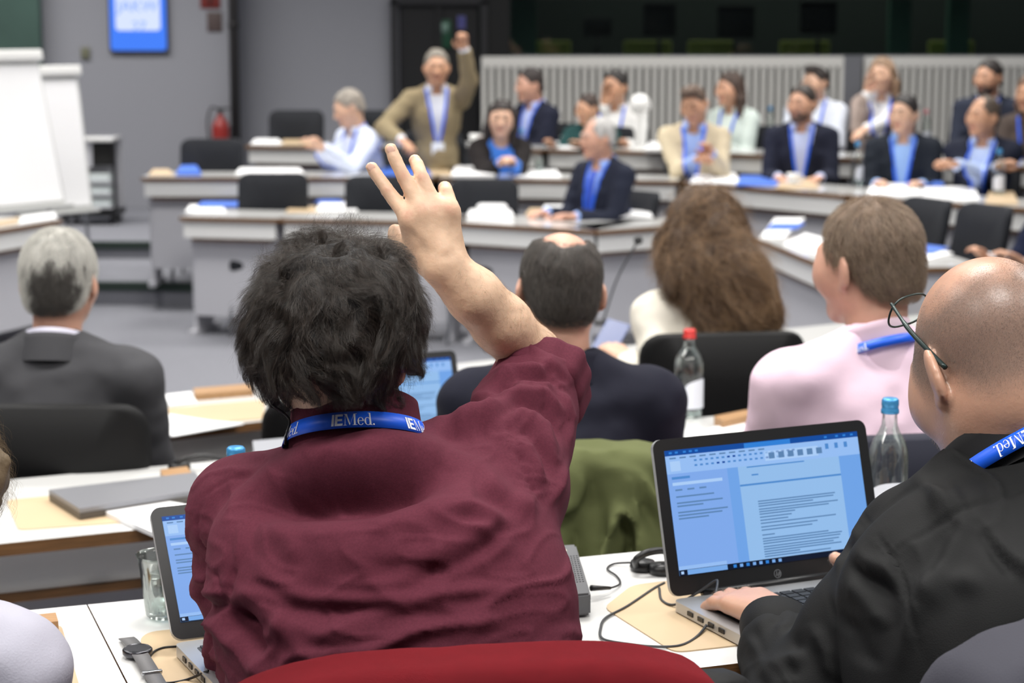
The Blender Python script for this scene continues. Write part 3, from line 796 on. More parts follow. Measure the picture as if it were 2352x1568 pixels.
def human(label, px, py, d, fz, yaw, head=(0, 0, 0), lean=6, sw=.178, s=1.0, sk='warm', hair=('short', (60, 50, 44)), top='jacket', cols=((40, 44, 60), (225, 230, 240)),
          hands=None, curl=.45, lanyard=True, badge=True, group=None, beard=None, h=.0095, brow=True, tie=None, sleeve=.0, cuff=True, hn=None, build=1.0, standing=False, T0=None, seat_off=None, V=True, poles=None, collar=True, hairh=None, hairt=.010):
    yaw_r = math.radians(yaw); lr = math.radians(lean)
    s_ = np.array((0, math.sin(lr), math.cos(lr)), dtype=np.float32); f_ = np.array((0, math.cos(lr), -math.sin(lr)), dtype=np.float32); x_ = np.array((1, 0, 0), dtype=np.float32)
    HB = np.stack([x_, f_, s_], 1)                                   # torso axes in columns
    hw = P(px, py, d)
    hp, hr = head[1], head[2]
    nk = Vector((0, .045 + .03 * math.sin(math.radians(hp)), .155 * s))
    hip0 = .53
    T = (hw.z - fz - nk.z - hip0) / math.cos(lr) if T0 is None else T0
    if standing: hip0 = hw.z - fz - nk.z - .50 * math.cos(lr); T = .50
    elif not .40 < T < .62:
        T1 = min(max(T, .42), .60); hip0 += (T - T1) * math.cos(lr); T = T1
    hip = np.array((0, 0, hip0), dtype=np.float32)
    tp = lambda x, f, z: hip + HB @ np.array((x, f, z), dtype=np.float32)
    neck = Vector(tp(0, 0, T)); hc = neck + nk
    R = Matrix.Rotation(yaw_r, 3, 'Z')
    off = R @ Vector((hc.x, hc.y, 0))
    loc = Vector((hw.x - off.x, hw.y - off.y, fz))
    root = empty('person', loc, yaw_r, label, 'person', group)
    L = lambda p: R.transposed() @ (Vector(p) - loc)
    HM = axis_m(*head)
    sh = [Vector(tp(-sw, -.01, T - .062)), Vector(tp(sw, -.01, T - .062))]          # left, right
    hd = hands or {}
    J = []
    for i, sd in enumerate((-1, 1)):
        t = hd.get('L' if sd < 0 else 'R')
        if t is None: t = Vector(tp(sd * .13, .37, .17)); t.z = max(t.z, .75) if not standing else t.z
        elif len(t) == 4: t = Vector(t[:3])
        else: t = L(P(*t))
        pole = (poles or {}).get('L' if sd < 0 else 'R', (sd * .22, -.3, -1))
        e, wv = ik(sh[i], t, .285 * s, .255 * s, pole)
        J.append((sh[i], e, wv))
    # skin: one continuous body
    B = Sdf()
    f = head_sdf(B, hc, HM, s)
    B.rc(f(0, -.028, -.055), tp(0, -.005, T - .03), .054 * s * build ** .5, .060 * s, .03)
    B.el(tp(0, 0, T - .2), np.array((.13, .085, .2)) * build, HB, .03)
    B.rc(tp(-sw, -.01, T - .07), tp(sw, -.01, T - .07), .045, .045, .03)
    for i, sd in enumerate((-1, 1)):
        a, e, wv = J[i]
        B.rc(a, e, .045, .038, .02); B.rc(e, wv, .038 * s, .0265 * s, .015)
        dr = (wv - e).normalized(); hnn = (hn or {}).get('L' if sd < 0 else 'R', (0, -.2, 1) if abs(dr.z) < .75 else (0, -1, .1))
        hand_sdf(B, wv, dr, hnn, sd, curl, s)
    Vb, Fb = B.mesh(h)
    q = (Vb - A3(hc)) @ HM / s; fc = q[Fb].mean(1)
    lip = (fc[:, 2] < -.051) & (fc[:, 2] > -.073) & (fc[:, 1] > .083) & (np.abs(fc[:, 0]) < .024)
    np_obj('body', Vb, Fb, [SK[sk], M_lip], root, mi=lip.astype(int), smooth_it=1)
    facing = abs(((yaw + head[0]) + 180) % 360 - 180) > 55
    hairm = None
    if hair:
        st, hcol = hair[0], hair[1]
        hairm = mat('hair_%d_%d_%d' % hcol, hcol, rough=.6, var=.35, vscale=40, bump=.6, bscale=220, streak=(1, 1, .25))
        H = hair_sdf(hc, HM, s, st, hairt)
        amp = .0045 if st != 'long' else .010
        Vh, Fh = H.mesh(hairh or h, post=lambda X: .003 + amp * fbm(X, 55, len(label), 2))
        np_obj('hair', Vh, Fh, hairm, root)
    if facing:
        for x in (-1, 1):
            bm = bmesh.new(); bmesh.ops.create_uvsphere(bm, u_segments=10, v_segments=8, radius=.0085 * s); bmesh.ops.translate(bm, verts=bm.verts, vec=Vector(f(x * .032, .0855, .008))); bm_obj('eye', bm, M_eye, root)
            if brow and hairm:
                bm = bmesh.new(); tube(bm, [f(x * .017, .092, .029), f(x * .034, .088, .034), f(x * .049, .072, .026)], .0045 * s, smooth=4); bm_obj('eyebrow', bm, hairm, root)
    if beard:
        bm_ = Sdf(); 
        bm_.el(f(0, .028, -.050), np.array((.064, .070, .074)) * s, HM, .02); bm_.el(f(0, .073, -.098), np.array((.028, .022, .024)) * s, HM, .02)
        for x in (-1, 1): bm_.rc(f(x * .052, 0, -.045), f(x * .02, .062, -.094), .024 * s, .022 * s, .02)
        bm_.el(f(0, .11, -.062), np.array((.020, .03, .011)) * s, HM, .006, 1)
        bm_.fn(hair_region(A3(hc), HM, s, [(-.05, .2), (-.01, .02), (.02, -.02), (.06, -.045), (.12, -.046)][::1]) if False else (lambda X: (((X - A3(hc)) @ HM / s)[..., 2] + np.interp(((X - A3(hc)) @ HM / s)[..., 1], [-.02, .02, .06, .12], [.4, .02, .046, .044])).astype(np.float32) * .7), A3(hc) - .4, A3(hc) + .4, k=.005, op=2)
        Vx, Fx = bm_.mesh(h * .8); np_obj('beard', Vx, Fx, mat('hair_%d_%d_%d' % beard, beard, rough=.7, var=.3, vscale=60), root)
    # clothing
    def torso(S, t):
        b = build
        S.el(tp(0, -.01, .02), ((.150 + t) * b, (.115 + t) * b, .15), HB, .04)
        S.el(tp(0, .005, .17), ((.138 + t) * b, (.105 + t) * b, .18), HB, .06)
        S.el(tp(0, .0, T - .19), ((.158 + t) * (sw / .178), .108 + t, .19), HB, .06)
        S.rc(tp(-sw + .02, -.012, T - .065), tp(sw - .02, -.012, T - .065), .050 + t, .050 + t, .05)
        for x in (-1, 1): S.rc(tp(x * .11, -.018, T - .035), tp(x * .03, -.012, T + .012), .036 + t, .036 + t, .04)
    def arms(S, t, cut):
        for i, sd in enumerate((-1, 1)):
            a, e, wv = J[i]; dr = (wv - e).normalized()
            S.rc(a, e, .052 + t, .044 + t, .03); S.rc(e, wv - dr * cut, .043 + t, .034 + t, .02)
            S.el(wv - dr * (cut - .034 - t) + dr * .03, (.034, .034, .034), None, .004, 1)
    def neckcut(S, r): S.rc(tp(0, .004, T + .0), f(0, -.01, -.07), r, r + .012, .006, 1)
    c0, c1 = cols
    m_out = mat('cloth_%d_%d_%d' % c0, c0 if max(c0) > 100 else tuple(int(v * .84) for v in c0), rough=.85, sheen=.03, spec=.2, bump=.25, bscale=420, var=.05, vscale=9)
    m_in = mat('cloth_%d_%d_%d' % c1, c1, rough=.8, bump=.2, bscale=420)
    wr = lambda X: (.0045 * vnoise(X * np.array((1, 1, 1.8), dtype=np.float32), 14, len(label)) + .0025 * vnoise(X, 30, 3))
    outer = Sdf()
    if top == 'jacket':
        torso(outer, .016); arms(outer, .014, .035); neckcut(outer, .062)
        if V:
            def wedge(X):
                q = (X - hip) @ HB; ww = np.clip((q[..., 2] - (T - .40)) / .40, 0, 1.3) * .085
                return np.maximum(np.abs(q[..., 0]) - ww, -(q[..., 1] - .02)).astype(np.float32)
            outer.fn(wedge, tp(-.2, -.0, 0) - .3, tp(.2, .2, T + .1) + .3, k=.004, op=1)
        Vo, Fo = outer.mesh(h, post=wr); np_obj('jacket', Vo, Fo, m_out, root, smooth_it=1)
        inner = Sdf(); torso(inner, .004); arms(inner, .006, .016); neckcut(inner, .054)
        Vi, Fi = inner.mesh(h * 1.1); np_obj('shirt', Vi, Fi, m_in, root, smooth_it=1)
    else:
        torso(outer, .012); arms(outer, .010, .03 if sleeve == 0 else sleeve); neckcut(outer, .057)
        Vo, Fo = outer.mesh(h, post=wr); np_obj('shirt', Vo, Fo, m_out, root, smooth_it=1); inner = outer
    if collar:
        bm = bmesh.new(); na = Vector(f(0, -.03, -.06)) - Vector(tp(0, 0, T - .01)); na.normalize()
        RR = Vector((0, 0, 1)).rotation_difference(na).to_matrix()
        n = 28; gap = .5
        r0 = .064 * s * build ** .5; rows = []
        for i in range(n + 1):
            th = math.pi / 2 + gap + (2 * math.pi - 2 * gap) * i / n
            dirv = Vector((math.cos(th) * 1.04, math.sin(th), 0)); base = Vector(tp(0, -.004, T + .004))
            bk = .5 - .5 * math.sin(th)
            hgt = .030 + .016 * bk
            rows.append([bm.verts.new(base + RR @ (dirv * rr + Vector((0, 0, z)))) for rr, z in ((r0 + .012, -.014), (r0 + .006, hgt), (r0 + .002, hgt + .003), (r0 - .002, hgt), (r0, -.01))])
        for A_, B_ in zip(rows, rows[1:]):
            for j in range(4): bm.faces.new((A_[j], B_[j], B_[j + 1], A_[j + 1]))
        bmesh.ops.recalc_face_normals(bm, faces=bm.faces)
        bm_obj('collar', bm, m_in if top == 'jacket' else m_out, root)
    both = [outer, inner]
    def front(x, z, back=False):
        o = tp(x, -.5 if back else .5, z); dv = HB[:, 1] * (1 if back else -1); t = 0
        for _ in range(60):
            dd = min(float(S.ev(o[None] + dv * t)[0]) for S in both)
            if dd < .003: break
            t += max(dd * .8, .002)
            if t > .9: break
        return Vector(o + dv * t) - Vector(dv) * .004
    if lanyard:
        for sd in (-1, 1):
            pts = []
            zs = [T - .34 + (T + .0 - (T - .34)) * k / 9 for k in range(10)]
            for k, z in enumerate(zs): pts.append(front(sd * (.012 + .058 * (k / 9) ** .8), z))
            pts.append(Vector(tp(sd * .078, .0, T + .032))); pts.append(Vector(tp(sd * .07, -.05, T + .035)))
            bm = bmesh.new(); ribbon(bm, pts, [Vector(HB[:, 1]) if k < 10 else Vector((sd, .2, .6)) for k in range(12)], .017, .002)
            bm_obj('lanyard', bm, M_lan, root)
        if badge:
            p = front(0, T - .36) + Vector(HB[:, 1]) * .008; bm = bmesh.new(); box(bm, (0, 0, 0), (.085, .004, .11), bev=.002)
            bmesh.ops.transform(bm, matrix=Matrix.Translation(p - Vector(HB[:, 2]) * .04) @ Matrix(HB.tolist()).to_4x4(), verts=bm.verts); bm_obj('badge', bm, M_badge, root)
    if tie:
        bm = bmesh.new(); zs = [T - .36 + .36 * k / 8 for k in range(9)]; pts = [front(0, z) for z in zs]
        ribbon(bm, pts, [Vector(HB[:, 1])] * 9, .05, .006); bm_obj('tie', bm, mat('tie_%d_%d_%d' % tie, tie, rough=.5), root)
    # legs
    tr = Sdf()
    tr.el((0, 0, hip0 - .02), (.165, .125, .11), None, .05)
    for sd in (-1, 1):
        if standing: kn = (sd * .1, .03, hip0 * .5); an = (sd * .1, 0, .09)
        else: kn = (sd * .11, .42, .50); an = (sd * .11, .40, .10)
        tr.rc((sd * .09, .02, hip0 - .03), kn, .085, .064, .05); tr.rc(kn, an, .062, .05, .03)
    Vt, Ft = tr.mesh(.016); np_obj('trousers', Vt, Ft, M_tr, root)
    for sd in (-1, 1):
        so = Sdf(); y = .0 if standing else .40
        so.rc((sd * .11, y - .03, .045), (sd * .12, y + .15, .036), .042, .036, .02); so.rc((sd * .11, y - .01, .05), (sd * .11, y, .09), .04, .042, .02)
        so.fn(lambda X: X[..., 2] * -1.0 + .002, (-.3, -.3, -.1), (.3, .8, .003), k=.004, op=2)
        Vs, Fs = so.mesh(.012); np_obj('shoe', Vs, Fs, M_shoe, root)
    return dict(root=root, hc=hc, HM=HM, f=f, B=B, outer=outer, L=L, J=J, tp=tp, T=T, HB=HB, loc=loc, R=R, hip0=hip0, front=front)
def seat_for(h_, label, fz, yaw, m=None, wd=.46, hh=.92, group='dark chairs under seated people', back=0.0):
    o = h_['root'].location; y = math.radians(yaw)
    return chair(o.x - math.sin(y) * -back, o.y + math.cos(y) * -back, fz, y, label, m=m or M_fabricd, wd=wd, h=hh, group=group)
FAR = {}
def far(key, label, *a, ch=True, **k):
    if len(a) > 5: a = a[:5] + ((-2.0 * a[5][0], a[5][1], a[5][2]),) + a[6:]
    h_ = human(label, *a, **k); FAR[key] = h_
    if ch: seat_for(h_, 'dark chair under the ' + key, a[3], a[4], wd=.42, hh=.86)
    return h_
GP = 'delegates in the far rows'
NAVY, LB, WH = (40, 44, 62), (188, 206, 238), (230, 233, 240)
far('man raising his fist', 'man in beige jacket raising one arm, in front of the black door', 1003, 155, 13.6, Z3, 188, (2, 3, 0), top='jacket', cols=((146, 132, 104), (226, 230, 242)), hair=('short', (128, 122, 112)), sk='tan',
    hands={'L': (1066, 112, 13.3), 'R': (922, 322, 13.3)}, poles={'L': (-.35, .9, -.2), 'R': (1, -.4, -.4)}, curl=.9, hn={'L': (0, -1, .2)}, group=GP, lean=2)
far('man in white shirt', 'grey haired man in white shirt looking down, by the left back tables', 800, 248, 13.6, Z2, 128, (10, 22, 0), top='shirt', cols=((218, 226, 246), WH), hair=('short', (150, 142, 132)), sk='light',
    hands={'L': (742, 340, 13.2), 'R': (738, 345, 13.5)}, group=GP, lean=14, s=1.0)
far('woman with dark hair', 'woman with long black hair and bright blue top facing the camera', 1152, 272, 13.3, Z2, 190, (6, 4, -4), top='jacket', cols=((36, 32, 32), (66, 132, 226)), hair=('long', (40, 32, 30)), sk='light',
    hands={'L': (1175, 372, 12.9), 'R': (1150, 374, 12.9)}, group=GP, lean=16, sw=.155, lanyard=False, collar=False)
far('navy jacketed man in profile by the slatted screen', 'dark haired man in navy jacket turned left before the slatted screen', 1216, 195, 14.8, Z3, 128, (6, 6, 0), cols=(NAVY, (176, 188, 232)), hair=('short', (50, 42, 40)), sk='red', group=GP)
far('man resting his chin', 'man in white shirt resting his chin on his hand before the slatted screen', 1412, 200, 14.6, Z3, 168, (12, 4, 0), top='shirt', cols=((234, 234, 232), WH), hair=('short', (44, 40, 38)), sk='tan',
    hands={'R': (1388, 240, 14.4)}, group=GP, brow=True)
far('half hidden person', 'person with dark hair half hidden behind the grey haired man in navy', 1349, 250, 14.2, Z3, 150, (10, 10, 0), top='shirt', cols=((44, 84, 84), WH), hair=('short', (60, 46, 40)), sk='tan', group=GP, lanyard=False, sw=.16, s=.85)
far('grey haired man in navy', 'grey haired man in navy suit with blue lanyard facing left', 1372, 318, 11.95, ZI, 132, (8, 4, 0), cols=((44, 48, 66), (150, 178, 236)), hair=('receding', (178, 176, 174)), sk='red', tie=(48, 84, 200), group=GP, lean=4, build=1.1)
far('man in cream jacket', 'brown haired man in cream jacket looking down at his hands', 1594, 240, 13.1, Z2, 172, (8, 20, 6), cols=((206, 192, 164), (158, 182, 236)), hair=('tuft', (92, 74, 62)), sk='tan',
    hands={'L': (1632, 352, 12.8), 'R': (1600, 368, 12.8)}, group=GP, lean=10)
far('woman with long hair', 'woman with long brown hair in pale top facing left, upper row', 1676, 204, 14.4, Z3, 140, (8, 4, 0), top='shirt', cols=((206, 218, 212), WH), hair=('long', (70, 54, 46)), sk='warm', group=GP, sw=.15)
far('man in pale blue shirt', 'dark haired bearded man in navy jacket and pale blue shirt without tie', 1842, 238, 12.9, Z2, 170, (14, 2, 0), cols=((42, 46, 64), (196, 206, 240)), hair=('short', (50, 42, 38)), sk='warm', beard=(92, 72, 62), group=GP)
far('person in white behind the bearded man', 'dark haired person in white top with blue lanyard behind the bearded man', 1872, 190, 14.2, Z3, 160, (14, 6, 0), top='shirt', cols=((222, 228, 240), WH), hair=('tuft', (50, 44, 42)), sk='light', group=GP, sw=.165, s=.95)
far('woman raising her hand', 'fair haired woman in taupe cardigan holding one hand up beside her face', 2026, 172, 14.0, Z3, 168, (8, 2, 4), top='jacket', cols=((164, 148, 140), (236, 236, 238)), hair=('long', (150, 122, 98)), sk='light',
    hands={'R': (1992, 214, 13.8), 'L': (1985, 300, 13.6)}, group=GP, sw=.15, lanyard=True)
far('man in dark suit', 'black haired man in dark suit and light blue shirt facing left', 2076, 262, 12.4, Z2, 166, (12, 2, 0), cols=((40, 46, 56), (150, 186, 240)), hair=('short', (40, 36, 36)), sk='light', group=GP)
far('man with dark beard', 'man with dark beard in blue grey jacket, highest at the right', 2270, 178, 13.6, Z3, 158, (12, 4, 0), cols=((56, 62, 80), (226, 230, 240)), hair=('short', (48, 42, 40)), beard=(66, 52, 48), sk='warm', group=GP)
far('man with crossed arms', 'man with receding hair and crossed arms in navy suit, at the right edge', 2258, 268, 12.1, Z2, 160, (18, 0, 0), cols=((38, 42, 60), (190, 208, 244)), hair=('receding', (88, 76, 66)), sk='tan',
    hands={'L': (2196, 378, 11.8), 'R': (2290, 385, 11.8)}, group=GP)
far('person cut off at the upper right edge', 'person cut off by the right picture edge in the upper row', 2366, 215, 13.3, Z3, 160, (10, 4, 0), top='shirt', cols=((96, 84, 78), WH), hair=('long', (110, 84, 66)), sk='tan', group=GP, sw=.15)
far('person in navy cut off at the right edge', 'person in navy jacket mostly cut off by the right edge, inner table', 2420, 440, 9.6, ZI, 120, (0, 4, 0), cols=((26, 34, 62), WH), hair=('short', (60, 50, 46)), sk='warm', group=GP, lanyard=False)
# ------------------------------------------------------------------ hair growing
RNG = np.random.default_rng(7)
def sample_mesh(o, n, keep=None):
    me = o.data; k = len(me.polygons)
    c = np.empty(k * 3, dtype=np.float32); me.polygons.foreach_get('center', c); c = c.reshape(-1, 3)
    a = np.empty(k, dtype=np.float32); me.polygons.foreach_get('area', a)
    st = math.sqrt(float(np.median(a)) + 1e-12) * .6
    if keep is not None: a = a * keep(c)
    i = RNG.choice(k, n, p=a / a.sum())
    return c[i] + RNG.normal(0, st, (n, 3)).astype(np.float32)
def grow(H, roots, flow, length, k=8, depth=(-.004, .002), lift=0.0, jit=.25, clump=0, clump_r=.3):
    """strands that follow a flow field along the surface of H; depth = signed distance at root and at tip"""
    n = len(roots); p = roots.copy(); L = length if not np.isscalar(length) else np.full(n, length, dtype=np.float32)
    rnd = RNG.normal(0, jit, (n, 3)).astype(np.float32)
    pts = []
    for s in range(k):
        t = s / (k - 1); tgt = depth[0] + (depth[1] - depth[0]) * t + lift * t ** 3
        for _ in range(2):
            d = H.ev(p); g = H.grad(p); p = p - g * (d - tgt)[:, None] * .9
        pts.append(p.copy())
        v = flow(p, t) + rnd
        v = v - g * (v * g).sum(-1, keepdims=True) * .85
        v /= np.maximum(np.linalg.norm(v, axis=1, keepdims=True), 1e-6)
        p = p + v * (L / (k - 1))[:, None]
    S_ = np.stack(pts, 1)
    if clump:
        ci = RNG.choice(n, clump, replace=False)
        idx = np.empty(n, dtype=int)
        for a in range(0, n, 2000):
            idx[a:a + 2000] = ci[np.argmin(((roots[a:a + 2000, None] - roots[ci][None]) ** 2).sum(-1), 1)]
        t = np.linspace(0, 1, k, dtype=np.float32)[None, :, None]
        off = S_[idx] + (roots - roots[idx])[:, None] * clump_r
        S_ = S_ * (1 - .72 * t) + off * (.72 * t)
    return S_
def drop(o, fac): return o
# ------------------------------------------------------------------ lettering for the lanyards
def glyphs():
    B = lambda x0, y0, x1, y1: [(x0, y0), (x1, y0), (x1, y1), (x0, y1)]
    def ring(cx, cy, rx, ry, a0, a1, tmax, tmin, n=22):
        out = []
        def pt(a, inner):
            th = tmin + (tmax - tmin) * abs(math.cos(a)) ** 1.5
            k = th if inner else 0
            return (cx + (rx - k) * math.cos(a), cy + (ry - (k * .35 + .03 if inner else 0)) * math.sin(a))
        for i in range(n):
            a = math.radians(a0 + (a1 - a0) * i / n); b = math.radians(a0 + (a1 - a0) * (i + 1) / n)
            out.append([pt(a, 0), pt(b, 0), pt(b, 1), pt(a, 1)])
        return out
    g = {}
    g['I'] = ([B(0, 0, .20, 1)], .27)
    g['E'] = ([B(0, 0, .20, 1), B(.2, 0, .62, .19), B(.2, .41, .57, .59), B(.2, .81, .62, 1)], .68)
    g['M'] = ([B(.10, 0, .15, 1), B(0, 0, .26, .035), B(0, .965, .2, 1), [(.12, 1), (.26, 1), (.53, .1), (.47, .0)], [(.5, .0), (.54, .12), (.84, 1), (.80, 1)], B(.80, 0, .94, 1), B(.70, 0, 1.05, .035), B(.8, .965, 1.05, 1)], 1.08)
    g['e'] = (ring(.25, .33, .25, .35, 8, 322, .12, .03) + [B(.09, .34, .49, .385)], .54)
    g['d'] = (ring(.25, .33, .25, .35, 0, 360, .12, .03) + [B(.40, 0, .52, 1.06), B(.31, 1.03, .45, 1.06), B(.5, 0, .60, .035)], .64)
    g['.'] = ([B(0, 0, .13, .13)], .2)
    return g
GL = glyphs()
def letters(bm, s, mp, u0, v0, size):
    """mp(u, v) -> world position on the band"""
    u = u0
    for ch in s:
        polys, adv = GL[ch]
        for p in polys:
            ar = sum(p[i][0] * p[(i + 1) % 4][1] - p[(i + 1) % 4][0] * p[i][1] for i in range(4))
            vs = [bm.verts.new(mp(u + q[0] * size, v0 + q[1] * size)) for q in p]
            bm.faces.new(vs if ar > 0 else vs[::-1])
        u += adv * size
M_letter = mat('lettering_white', (238, 242, 250), rough=.45)
def collar_band(root, c, axis, right, r, m, h0, h1, gap=.55, name='collar', thick=.006, flare=.012, sx=1.05, n=48, zo=-.012):
    """collar around axis; 'right' marks +x, front is axis x right"""
    ax = Vector(axis).normalized(); x = Vector(right); x = (x - ax * x.dot(ax)).normalized(); y = ax.cross(x)
    bm = bmesh.new(); rows = []
    for i in range(n + 1):
        th = math.pi / 2 + gap + (2 * math.pi - 2 * gap) * i / n
        bk = .5 - .5 * math.sin(th); hh = h0 + (h1 - h0) * bk
        dv = x * math.cos(th) * sx + y * math.sin(th)
        rows.append([bm.verts.new(c + dv * rr + ax * z) for rr, z in ((r + flare, zo), (r + flare * .4, hh * .75), (r + .003, hh), (r, hh + .002), (r - thick * .5, hh), (r - thick, zo))])
    for A_, B_ in zip(rows, rows[1:]):
        for j in range(5): bm.faces.new((A_[j], B_[j], B_[j + 1], A_[j + 1]))
    bmesh.ops.recalc_face_normals(bm, faces=bm.faces)
    return bm_obj(name, bm, m, root)
def lanyard_band(root, c, axis, right, r, z0, wid, texts, gap=.45, sx=1.05, size=.0135, flip=False, flare=.35, n=64):
    ax = Vector(axis).normalized(); x = Vector(right); x = (x - ax * x.dot(ax)).normalized(); y = ax.cross(x)
    def mp(u, v, out=.0):
        th = -math.pi / 2 + u / r
        dv = x * math.cos(th) * sx + y * math.sin(th)
        return c + dv * (r + out - v * flare) + ax * (z0 + v - .010 * (1 - (-math.sin(th))) )
    bm = bmesh.new(); rows = []
    U = (math.pi - gap) * r
    for i in range(n + 1):
        u = -U + 2 * U * i / n
        rows.append([bm.verts.new(mp(u, v, o)) for v, o in ((-wid / 2, 0), (wid / 2, 0), (wid / 2, .0014), (-wid / 2, .0014))])
    for A_, B_ in zip(rows, rows[1:]):
        for j in range(4): bm.faces.new((A_[j], A_[(j + 1) % 4], B_[(j + 1) % 4], B_[j]))
    bmesh.ops.recalc_face_normals(bm, faces=bm.faces)
    lo = bm_obj('lanyard', bm, M_lan, root)
    for u in texts:
        b2 = bmesh.new()
        if flip: letters(b2, 'IEMed.', lambda a, b: mp(2 * u - a, -b, .0020), u, -size * .5, size)
        else: letters(b2, 'IEMed.', lambda a, b: mp(a, b, .0020), u, -size * .5, size)
        bm_obj('lettering', b2, M_letter, lo, smooth=False)
    return lo
# ------------------------------------------------------------------ rows two and three, seen from behind
def hair_fuzz(h_, style, n, length, rgb, rgb2, t=.012, rad=.00026, jit=.35, k=6, lift=.002, flow=None, keep=None, depth=(-.003, .0025), clump=0):
    hc, HM = A3(h_['hc']), h_['HM']; H = hair_sdf(hc, HM, 1.0, style, t)
    ho = [c for c in h_['root'].children if c.name.split('.')[0] == 'hair'][0]
    roots = sample_mesh(ho, n, keep)
    fl = flow or (lambda p, t_: (np.array((0, -.25, -1), dtype=np.float32) @ HM.T)[None] + .35 * ((p - hc) * np.array((1, 1, 0), dtype=np.float32)) / .1)
    S_ = grow(H, roots, fl, length, k, depth, lift, jit, clump)
    return strands('hair_strands', S_, rad, hair_mat('strand_%d_%d_%d' % rgb, rgb, rgb2), ho)
GM = None
h1 = human('grey haired man in charcoal suit seen from behind at the left', 139, 648, 4.72, ZI, -4, (0, 2, 0), lean=3, sw=.19, sk='red', hair=('short', (168, 166, 160)), cols=((86, 86, 90), (218, 216, 232)), lanyard=False, h=.007, build=1.06, V=True, hairt=.014, collar=False)
def two_tone(h_, dark, f):
    ho = [c for c in h_['root'].children if c.name.split('.')[0] == 'hair'][0]; me = ho.data; n = len(me.polygons)
    c = np.empty(n * 3, dtype=np.float32); me.polygons.foreach_get('center', c); q = (c.reshape(-1, 3) - A3(h_['hc'])) @ h_['HM']
    me.materials.append(dark); me.polygons.foreach_set('material_index', f(q).astype(np.int32)); return ho
dk = lambda q: (np.abs(q[:, 0] - .01) < .055 - .02 * vnoise(q, 60, 2)) & (q[:, 2] < .055 + .03 * vnoise(q * np.array((1, .3, .3)), 90, 5)) & (q[:, 1] < 0)
CNAME = 'cloth_86_86_90'
def back_collar(h_, m, m2=None, r=.076):
    c = Vector(h_['tp'](0, -.010, h_['T'] - .010)); ax = Vector(h_['f'](0, -.03, -.06)) - c
    collar_band(h_['root'], c, ax, (1, 0, 0), r, m, .022, .046, gap=.6, flare=.010, zo=-.020)
    if m2: collar_band(h_['root'], c, ax, (1, 0, 0), r - .008, m2, .030, .058, gap=.5, flare=.002, name='shirt_collar')
back_collar(h1, MATS['cloth_86_86_90'], MATS['cloth_218_216_232'])
two_tone(h1, mat('hair_charcoal', (62, 58, 54), rough=.6, bump=.6, bscale=220), dk)
def kp(h_, f, inv=False):
    return lambda c: (f((c - A3(h_['hc'])) @ h_['HM']) ^ inv).astype(np.float32) + 1e-6
hair_fuzz(h1, 'short', 6000, .03, (176, 174, 168), (214, 212, 204), t=.014, keep=kp(h1, dk, True))
hair_fuzz(h1, 'short', 3000, .028, (52, 48, 45), (86, 82, 78), t=.014, keep=kp(h1, dk))
chair_px(72, 938, 4.36, ZI, -.02, 'black leather chair of the grey haired man in charcoal', m=M_leather, wd=.50)
h3 = human('man with bald crown in navy jacket, seen from behind', 1285, 668, 4.0, Z2, 4, (4, 6, 3), lean=9, sw=.185, sk='red', hair=('bald', (56, 50, 46)), cols=((36, 38, 52), (44, 46, 60)), lanyard=False, h=.006, build=1.05, V=True, collar=False, hairt=.007)
hair_fuzz(h3, 'bald', 9000, .022, (46, 41, 38), (92, 84, 76), t=.007, depth=(-.002, .002))
back_collar(h3, MATS['cloth_36_38_52'])
ch3 = chair_px(1285, 1040, 3.58, Z2, .07, 'chair of the man in navy jacket, under the green coat', m=M_leather, wd=.48)
h5 = human('man in pale pink shirt with short brown hair, seen from behind', 1990, 606, 3.82, Z2, 12, (28, 4, -2), lean=8, sw=.185, sk='red', hair=('short', (116, 96, 80)), top='shirt', cols=((236, 208, 224), (236, 208, 224)), lanyard=False, h=.006, build=1.06, hairt=.011, collar=False)
hair_fuzz(h5, 'short', 11000, .026, (100, 82, 68), (168, 146, 122), t=.011, lift=.003)
chair_px(806, 916, 5.25, ZI, .3, 'black chair showing left of the dark curly head', m=M_leather, wd=.46)
cx5 = Vector(h5['tp'](0, -.006, h5['T'] + .0)); ax5 = Vector(h5['f'](0, -.03, -.06)) - cx5 + Vector((-.034, 0, 0))
collar_band(h5['root'], cx5, ax5, (1, 0, 0), .070, MATS['cloth_236_208_224'], .022, .046, gap=.5, flare=.003, zo=-.06)
lanyard_band(h5['root'], cx5, ax5, (1, 0, 0), .0805, .006, .018, (-.085, -.17), size=.013)
chair_px(2075, 1005, 3.45, Z2, .2, 'chair of the man in pink shirt with dark navy jacket on it', m=mat('navy_cloth', (30, 32, 46), rough=.9), wd=.46)
h4 = human('woman with very long curly brown hair in cream top', 1615, 540, 5.65, ZI, 8, (14, 4, 0), lean=5, sw=.158, sk='light', hair=None, top='shirt', cols=((238, 232, 218), (238, 232, 218)), lanyard=False, h=.007, collar=False, hands={'L': (1440, 830, 5.6), 'R': (1470, 850, 5.65)})
